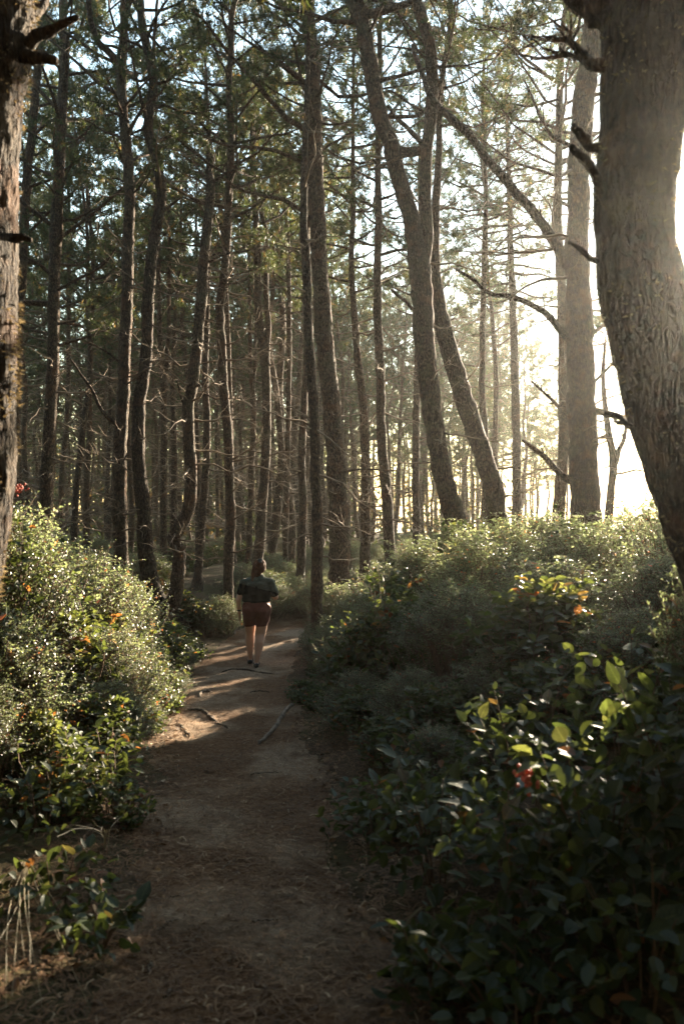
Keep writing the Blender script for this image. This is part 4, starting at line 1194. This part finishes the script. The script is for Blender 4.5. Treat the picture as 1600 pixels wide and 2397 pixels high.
leaf_cards(lv, np.stack([x, y, H(x, y) + 0.012], 1), np.stack([np.cos(a), np.sin(a), rl.normal(0, .25, n)], 1), norm(UP + rl.normal(0, .35, (n, 3))), 0.05 * rl.uniform(.6, 1.3, n), 0.028 * rl.uniform(.6, 1.3, n), rl.uniform(0.3, 1, n))
tag(link('leaf_litter', lv.mesh('leaf_litter', M['litter'], False)), 'dead brown leaves lying along the path edges', kind='stuff')

def ground_at(px, py):
    d = 6.0
    for _ in range(40):
        x = (px - 800) / F * d
        d = 0.5 * d + 0.5 * (EYE - float(H(x, d))) * F / (py - HORIZON)
    return np.array([(px - 800) / F * d, d, float(H((px - 800) / F * d, d))])

def root_thing(name, label, cat, pxs, w, mat, sink=0.35, group=None):
    P = np.array([ground_at(*q) for q in pxs])
    c = curve(P, 8 * len(P))
    for k in range(len(c)): c[k][2] = float(H(c[k][0], c[k][1]))
    n = len(c)
    wid = np.array(w) * 0.68 / F * P[0][1] / 2
    rr = np.interp(np.linspace(0, 1, n), np.linspace(0, 1, len(wid)), wid)
    c[:, 2] += rr * (sink - 0.45) - 0.004
    c[0][2] -= rr[0] * 1.4; c[-1][2] -= rr[-1] * 1.4
    c[:, :2] += rl.normal(0, 0.006, (n, 2))
    mb = MB(); mb.tube(c, rr, 8, rough=0.18, freq=14)
    o = link(name, mb.mesh(name, mat, origin=c[0])); o.location = c[0]
    tag(o, label, cat, group)
G = 'roots crossing the path'
root_thing('tree_root', 'long pale root curving down the right side of the path', 'root', [(708, 1632), (680, 1652), (660, 1675), (645, 1700), (622, 1722), (605, 1738)], [13, 15, 12, 8], M['deadwood'], 0.5, G)
root_thing('tree_root', 'dark curved root arching across the left of the path', 'root', [(440, 1660), (470, 1664), (490, 1676), (505, 1690), (535, 1702)], [8, 15, 13, 5], M['bark'], 0.6, G)
root_thing('tree_root', 'small hooked root left of the path middle', 'root', [(468, 1630), (470, 1620), (482, 1616), (492, 1618)], [11, 10, 8], M['deadwood'], 0.6, G)
root_thing('tree_root', 'thin dark root lying just in front of the walker', 'root', [(520, 1572), (545, 1566), (575, 1567), (605, 1573), (640, 1576)], [5, 7, 6, 3], M['bark'], 0.6, G)
root_thing('tree_root', 'short dark root below the hooked roots on the left', 'root', [(415, 1692), (425, 1700), (436, 1714), (444, 1720)], [7, 9, 6], M['bark'], 0.5, G)
root_thing('tree_root', 'short dark root right of the path middle', 'root', [(585, 1620), (605, 1617), (630, 1618)], [5, 7, 4], M['bark'], 0.5, G)
G2 = 'twigs lying on the path'
tw = [('thin pale twig lying across the near path on the left', [(372, 2175), (395, 2158), (420, 2148)], [4, 5, 3]),
      ('thin dark twig lying straight across the near path', [(350, 2105), (400, 2098), (450, 2090)], [4, 4, 3]),
      ('dark forked stick half sunk in the near path', [(590, 2155), (640, 2150), (695, 2142)], [6, 6, 4]),
      ('pale broken twig near the shaded bank foot', [(955, 2190), (985, 2215), (1005, 2260)], [6, 5, 3]),
      ('short pale stick at the foot of the right bank', [(900, 2305), (925, 2290), (945, 2255)], [7, 6, 4]),
      ('thin twig lying among leaves on the right bank', [(1045, 2165), (1090, 2160), (1130, 2156)], [4, 4, 3]),
      ('thin dark twig across the middle of the path', [(585, 1812), (615, 1808), (650, 1806)], [4, 4, 3]),
      ('pale curled twig on the sandy near path', [(515, 2035), (550, 2010), (590, 2012)], [4, 4, 2]),
      ('pale wood chip lying on the near path', [(350, 2275), (352, 2262), (356, 2250)], [8, 9, 6]),
      ('small wood chip beside the light streak', [(385, 2330), (392, 2322), (398, 2312)], [9, 10, 7])]
for lb, pp, w in tw:
    root_thing('twig', lb, 'twig', pp, w, M['deadwood'], 0.9, G2)

# dry grass in the near left corner, its blades arching over toward the path
def grass_tuft(label, base, ends, seed):
    r = np.random.default_rng(seed)
    base = np.array(base)
    mb = MB()
    for e in ends:
        e = np.array(e) - base
        l = np.linalg.norm(e)
        b = np.array([r.normal(0, .012), r.normal(0, .012), -0.03])
        c = curve([b, b * 0.5 + UP * 0.10 + e * 0.06, b + e * 0.5 + UP * (0.08 + 0.02 * l) + r.normal(0, 0.02, 3), e], 14)
        w = norm(np.cross(norm(e), UP)) * np.linspace(0.0032, 0.0007, 14)[:, None]
        v = np.stack([c - w, c + UP * 0.0012, c + w], 1).reshape(-1, 3)
        q = [[3 * i + k, 3 * i + k + 1, 3 * i + k + 4, 3 * i + k + 3] for i in range(13) for k in (0, 1)]
        mb.add(v, None, q, r.random())
    root = empty('dry_grass_tuft', base)
    tag(root, label, 'grass')
    tag(link('grass_blades', mb.mesh('grass_blades', M['grass'], False), parent=root), kind='stuff')
gb = ground_at(62, 2060)
rg = np.random.default_rng(3)
ends = []
for px, py in [(-20, 2260), (15, 2400), (28, 2420), (60, 2330), (72, 2290), (205, 2400), (150, 2190), (118, 2185), (160, 2330), (-60, 2180), (230, 2130), (100, 2420), (20, 2120)]:
    ends.append(ground_at(px, py) + np.array([0, 0, rg.uniform(0.03, 0.14)]))
grass_tuft('tuft of dry straw-coloured grass bending over in the near corner', gb, ends, 4)
gb2 = ground_at(250, 1990)
grass_tuft('thin dry grass tuft under the leafy sprigs on the left bank', gb2, [gb2 + np.array([rg.normal(0, .22), rg.normal(-.1, .2), rg.uniform(0.02, .2)]) for k in range(9)], 5)

# ------------------------------------------------------------------ the walker
def blob(name, prims, voxel, mat, parent, smooth_it=4, cuts=(), folds=0):
    """closed balls along tapering chains, fused into one continuous skin"""
    ib = bmesh.new(); bmesh.ops.create_icosphere(ib, subdivisions=2, radius=1.0)
    sv = np.array([v.co[:] for v in ib.verts]); sf = np.array([[v.index for v in f.verts] for f in ib.faces]); ib.free()
    mb = MB()
    for p0, r0, p1, r1 in prims:
        p0, p1 = np.array(p0, float), np.array(p1, float)
        r0 = np.array(r0 if np.ndim(r0) else (r0,) * 3, float); r1 = np.array(r1 if np.ndim(r1) else (r1,) * 3, float)
        n = max(2, int(np.linalg.norm(p1 - p0) / (0.35 * min(r0.min(), r1.min()))) + 1)
        for t in np.linspace(0, 1, n):
            mb.add(sv * (r0 + (r1 - r0) * t) + p0 + (p1 - p0) * t, sf)
    me = mb.mesh(name)
    o = link(name, me, mat, parent)
    md = o.modifiers.new('r', 'REMESH'); md.mode = 'VOXEL'; md.voxel_size = voxel; md.use_smooth_shade = True
    m2 = o.modifiers.new('s', 'SMOOTH'); m2.factor = 0.5; m2.iterations = smooth_it
    dg = bpy.context.evaluated_depsgraph_get()
    ev = bpy.data.meshes.new_from_object(o.evaluated_get(dg))
    o.modifiers.clear()
    o.data = ev
    if cuts:
        bm = bmesh.new(); bm.from_mesh(ev)
        for co, no in cuts:
            bmesh.ops.bisect_plane(bm, geom=bm.verts[:] + bm.edges[:] + bm.faces[:], plane_co=co, plane_no=no, clear_outer=True)
        bm.to_mesh(ev); bm.free()
    if folds:
        co = np.zeros(len(ev.vertices) * 3, np.float32); ev.vertices.foreach_get('co', co); co = co.reshape(-1, 3)
        nn = np.zeros(len(ev.vertices) * 3, np.float32); ev.vertices.foreach_get('normal', nn); nn = nn.reshape(-1, 3)
        f_ = 1 - np.abs(fbm(co * np.array([9, 9, 5]) + folds * 3.1, 2)) * 1.4 + 0.5 * fbm(co * np.array([5, 5, 16]) + folds, 2)
        ev.vertices.foreach_set('co', (co + nn * (f_[:, None] - 0.6) * 0.011).astype(np.float32).ravel()); ev.update()
    ev.materials.clear(); ev.materials.append(mat)
    for p in ev.polygons: p.use_smooth = True
    return o

M['skin'] = plain_mat('skin', (0.6, 0.37, 0.27), 0.5, 0.06, 8.0, 0, 0.4)
M['shirt'] = plain_mat('black_shirt', (0.004, 0.0045, 0.004), 0.95, 0.3, 30.0, 0.2, 0.08)
M['shawl'] = plain_mat('green_knit', (0.05, 0.06, 0.045), 0.95, 0.25, 40.0, 0.4)
M['shorts'] = plain_mat('rust_shorts', (0.11, 0.028, 0.016), 0.85, 0.15, 30.0, 0.15)
M['hair'] = plain_mat('auburn_hair', (0.085, 0.033, 0.016), 0.75, 0.55, 45.0, 0.6, 0.12)
M['shoe'] = plain_mat('black_shoe', (0.012, 0.012, 0.013), 0.6, 0.2, 30.0)

wx, wy = -1.255, 11.7
wz = float(H(wx, wy)) - 0.004
walker = empty('person', (wx, wy, wz))
walker.rotation_euler = (0, 0, R(5))
tag(walker, 'person walking away in black top, green shawl and rust shorts', 'person')
fwd = 0.30
body = [
    # legs: right foot behind, left foot stepping ahead
    ((0.095, -0.02, 0.86), 0.118, (0.065, 0.00, 0.50), 0.08), ((0.065, 0.00, 0.50), 0.072, (0.045, -0.035, 0.36), 0.074), ((0.045, -0.035, 0.36), 0.074, (0.01, -0.06, 0.10), 0.036),
    ((0.01, -0.06, 0.10), 0.036, (0.0, -0.045, 0.045), 0.036), ((0.0, -0.07, 0.04), 0.034, (0.01, 0.09, 0.028), 0.028),
    ((-0.095, 0.02, 0.86), 0.118, (-0.095, 0.13, 0.51), 0.078), ((-0.095, 0.13, 0.51), 0.071, (-0.098, 0.13, 0.37), 0.071), ((-0.098, 0.13, 0.37), 0.071, (-0.096, 0.17, 0.12), 0.035),
    ((-0.096, 0.17, 0.12), 0.035, (-0.096, 0.19, 0.05), 0.036), ((-0.096, 0.17, 0.045), 0.034, (-0.10, 0.33, 0.035), 0.028),
    # trunk and neck
    ((0, 0, 0.86), (0.19, 0.13, 0.1), (0, 0.01, 1.05), (0.165, 0.11, 0.1)), ((0, 0.01, 1.05), (0.165, 0.11, 0.1), (0.01, 0.01, 1.24), (0.18, 0.105, 0.08)),
    ((0.015, 0.01, 1.25), 0.062, (0.035, 0.045, 1.39), 0.055),
    ((-0.15, 0.0, 1.25), 0.05, (0.17, 0.0, 1.245), 0.05),
    # head, chin turned a little to the right and down
    ((0.05, 0.045, 1.47), (0.077, 0.092, 0.095), (0.052, 0.055, 1.445), (0.074, 0.088, 0.09)), ((0.06, 0.075, 1.42), (0.056, 0.06, 0.055), (0.068, 0.105, 1.385), (0.036, 0.036, 0.03)),
    ((0.084, 0.145, 1.435), 0.014, (0.086, 0.152, 1.42), 0.015), ((0.128, 0.04, 1.44), (0.01, 0.018, 0.03), (0.13, 0.04, 1.425), (0.009, 0.014, 0.02)),
    ((-0.026, 0.05, 1.44), (0.01, 0.018, 0.03), (-0.026, 0.05, 1.425), (0.009, 0.014, 0.02)),
    # left arm hanging
    ((-0.195, 0.0, 1.20), 0.045, (-0.262, -0.015, 0.98), 0.043), ((-0.262, -0.015, 0.98), 0.042, (-0.252, 0.045, 0.79), 0.028),
    ((-0.252, 0.05, 0.785), (0.02, 0.032, 0.03), (-0.246, 0.062, 0.715), (0.018, 0.04, 0.03)),
    # right arm bent, forearm brought to the front
    ((0.215, 0.0, 1.20), 0.045, (0.282, -0.02, 1.02), 0.046), ((0.282, -0.02, 1.02), 0.044, (0.20, 0.19, 1.06), 0.03),
    ((0.20, 0.19, 1.06), (0.03, 0.03, 0.02), (0.165, 0.255, 1.075), (0.036, 0.03, 0.02)),
]
for k, (dy, ln) in enumerate([(0.028, 0.078), (0.010, 0.088), (-0.008, 0.083), (-0.024, 0.066)]):
    k0 = (-0.245, 0.062 + dy, 0.70); k1 = (-0.240, 0.070 + dy, 0.70 - ln * 0.5); k2 = (-0.232, 0.066 + dy, 0.70 - ln)
    body += [(k0, 0.0092, k1, 0.0086), (k1, 0.0086, k2, 0.0075)]
    j0 = (0.150 + dy * 0.5, 0.275, 1.075 + dy); j1 = (0.115 + dy * 0.3, 0.31, 1.08 + dy)
    body += [(j0, 0.0092, j1, 0.0078)]
body += [((-0.248, 0.085, 0.765), 0.012, (-0.236, 0.118, 0.73), 0.010), ((-0.236, 0.118, 0.73), 0.010, (-0.230, 0.122, 0.70), 0.008),
         ((0.185, 0.235, 1.10), 0.012, (0.165, 0.27, 1.125), 0.009)]
blob('body', body, 0.0085, M['skin'], walker, 3)
blob('shorts', [((0, 0.0, 0.93), (0.205, 0.14, 0.09), (0.0, 0.0, 0.84), (0.215, 0.165, 0.1)),
                ((0.10, -0.03, 0.84), (0.125, 0.145, 0.12), (0.075, -0.005, 0.52), (0.085, 0.088, 0.08)),
                ((-0.10, 0.0, 0.84), (0.125, 0.145, 0.12), (-0.095, 0.12, 0.53), (0.082, 0.085, 0.08)),
                ((0.09, -0.09, 0.82), (0.1, 0.1, 0.1), (0.085, -0.08, 0.78), (0.09, 0.09, 0.08)), ((-0.1, -0.06, 0.82), (0.1, 0.1, 0.1), (-0.095, -0.05, 0.78), (0.09, 0.09, 0.08))],
     0.011, M['shorts'], walker, 5, [((0, 0, 0.592), (0.06, 0, -1))], 3)
blob('shirt', [((0, 0.0, 0.97), (0.222, 0.155, 0.05), (0.005, 0.0, 1.18), (0.205, 0.13, 0.08)), ((0.0, 0.0, 1.18), (0.2, 0.12, 0.08), (0.02, 0.01, 1.28), (0.13, 0.09, 0.05)),
               ((-0.18, 0.0, 1.235), 0.066, (-0.238, -0.01, 1.09), (0.06, 0.07, 0.05)), ((0.195, 0.0, 1.235), 0.066, (0.262, -0.015, 1.06), (0.062, 0.072, 0.05))],
     0.010, M['shirt'], walker, 4, [((0, 0, 0.945), (0.03, 0, -1))], 1)
blob('shawl', [((0.0, 0.0, 1.12), (0.232, 0.15, 0.08), (0.0, -0.005, 1.2), (0.215, 0.14, 0.08)), ((-0.175, 0.0, 1.24), (0.078, 0.09, 0.06), (0.0, 0.0, 1.285), (0.09, 0.09, 0.055)),
               ((0.0, 0.0, 1.285), (0.09, 0.09, 0.055), (0.205, 0.0, 1.235), (0.082, 0.09, 0.062)),
               ((0.0, 0.0, 1.27), (0.13, 0.1, 0.06), (0.03, 0.01, 1.34), (0.08, 0.078, 0.03)), ((0.2, 0.0, 1.235), (0.078, 0.09, 0.06), (0.27, -0.01, 1.08), (0.072, 0.085, 0.06)),
               ((-0.175, 0.0, 1.235), (0.07, 0.085, 0.06), (-0.225, 0.0, 1.16), (0.066, 0.08, 0.05)), ((0.12, 0.11, 1.22), 0.05, (0.16, 0.13, 1.1), 0.045)],
     0.010, M['shawl'], walker, 4, [((0, 0, 1.165), (-0.26, 0, -1))], 2)
hair = [((0.045, 0.02, 1.485), (0.102, 0.108, 0.1), (0.035, 0.0, 1.45), (0.104, 0.098, 0.1)), ((0.015, -0.02, 1.45), (0.08, 0.06, 0.08), (-0.025, -0.03, 1.35), (0.058, 0.04, 0.07)),
        ((-0.03, -0.04, 1.36), (0.05, 0.035, 0.06), (-0.055, -0.07, 1.26), (0.03, 0.022, 0.05)), ((0.03, -0.04, 1.42), (0.055, 0.04, 0.07), (0.02, -0.05, 1.35), (0.04, 0.03, 0.05)),
        ((0.05, 0.0, 1.548), (0.075, 0.07, 0.03), (0.058, -0.03, 1.55), (0.05, 0.045, 0.026))]
for k in range(9):
    a = -0.7 + k * 0.17
    hair.append(((0.045 + 0.09 * math.sin(a), -0.06 * math.cos(a) - 0.015, 1.5), 0.014, (0.0 + 0.07 * math.sin(a), -0.07 * math.cos(a), 1.36 - 0.03 * (k % 3)), 0.011))
blob('hair', hair, 0.009, M['hair'], walker, 2)
clip = [((0.03, -0.07, 1.565), (0.014, 0.014, 0.016), (0.085, -0.065, 1.57), (0.014, 0.014, 0.016))]
for k in range(4):
    clip.append(((0.036 + 0.014 * k, -0.075, 1.565), 0.008, (0.036 + 0.014 * k, -0.1, 1.53), 0.006))
    clip.append(((0.036 + 0.014 * k, -0.06, 1.58), 0.008, (0.038 + 0.014 * k, -0.02, 1.58), 0.006))
blob('hair_clip', clip, 0.006, M['shoe'], walker, 2)
blob('wristband', [((-0.2555, 0.03, 0.828), (0.036, 0.036, 0.012), (-0.2545, 0.034, 0.818), (0.036, 0.036, 0.012))], 0.006, M['shoe'], walker, 2)
for s_, (a, b) in enumerate([((0.0, -0.085, 0.03), (0.012, 0.12, 0.026)), ((-0.096, 0.155, 0.04), (-0.1, 0.35, 0.03))]):
    sh = blob('shoe', [(a, (0.043, 0.04, 0.036), ((a[0] + b[0]) / 2, (a[1] + b[1]) / 2, a[2] - 0.004), (0.043, 0.05, 0.030)), (((a[0] + b[0]) / 2, (a[1] + b[1]) / 2, a[2] - 0.004), (0.043, 0.05, 0.03), b, (0.045, 0.045, 0.026)),
                  ((a[0] - 0.04, a[1] + 0.05, a[2] + 0.022), 0.014, (a[0] + 0.04, a[1] + 0.05, a[2] + 0.022), 0.014)], 0.008, M['shoe'], walker, 3, [((0, 0, a[2] - 0.03), (0, 0, -1))])

# ------------------------------------------------------------------ haze in the low sunlight
bpy.context.view_layer.update()
hm = bpy.data.materials.new('haze')
hm.use_nodes = True
nt = hm.node_tree
nt.nodes.remove(nt.nodes['Principled BSDF'])
pv = N(nt, 'ShaderNodeVolumePrincipled')
pv.inputs['Color'].default_value = (0.95, 0.93, 0.88, 1)
pv.inputs['Density'].default_value = HAZE
pv.inputs['Anisotropy'].default_value = 0.89
nt.links.new(pv.outputs[0], nt.nodes['Material Output'].inputs['Volume'])
x0, x1, y0, y1, z0, z1 = -1300, 1300, -1000, 1300, -8.5, max((o.matrix_world @ Vector(c)).z for o in bpy.data.objects if o.type == 'MESH' for c in o.bound_box) + 0.5
bv = [(x, y, z) for z in (z0, z1) for y in (y0, y1) for x in (x0, x1)]
mb = MB(); mb.add(bv, None, [(0, 2, 3, 1), (4, 5, 7, 6), (0, 1, 5, 4), (2, 6, 7, 3), (0, 4, 6, 2), (1, 3, 7, 5)])
if HAZE > 0:
    tag(link('haze', mb.mesh('haze', hm, False)), 'thin warm haze hanging in the forest air', kind='stuff')
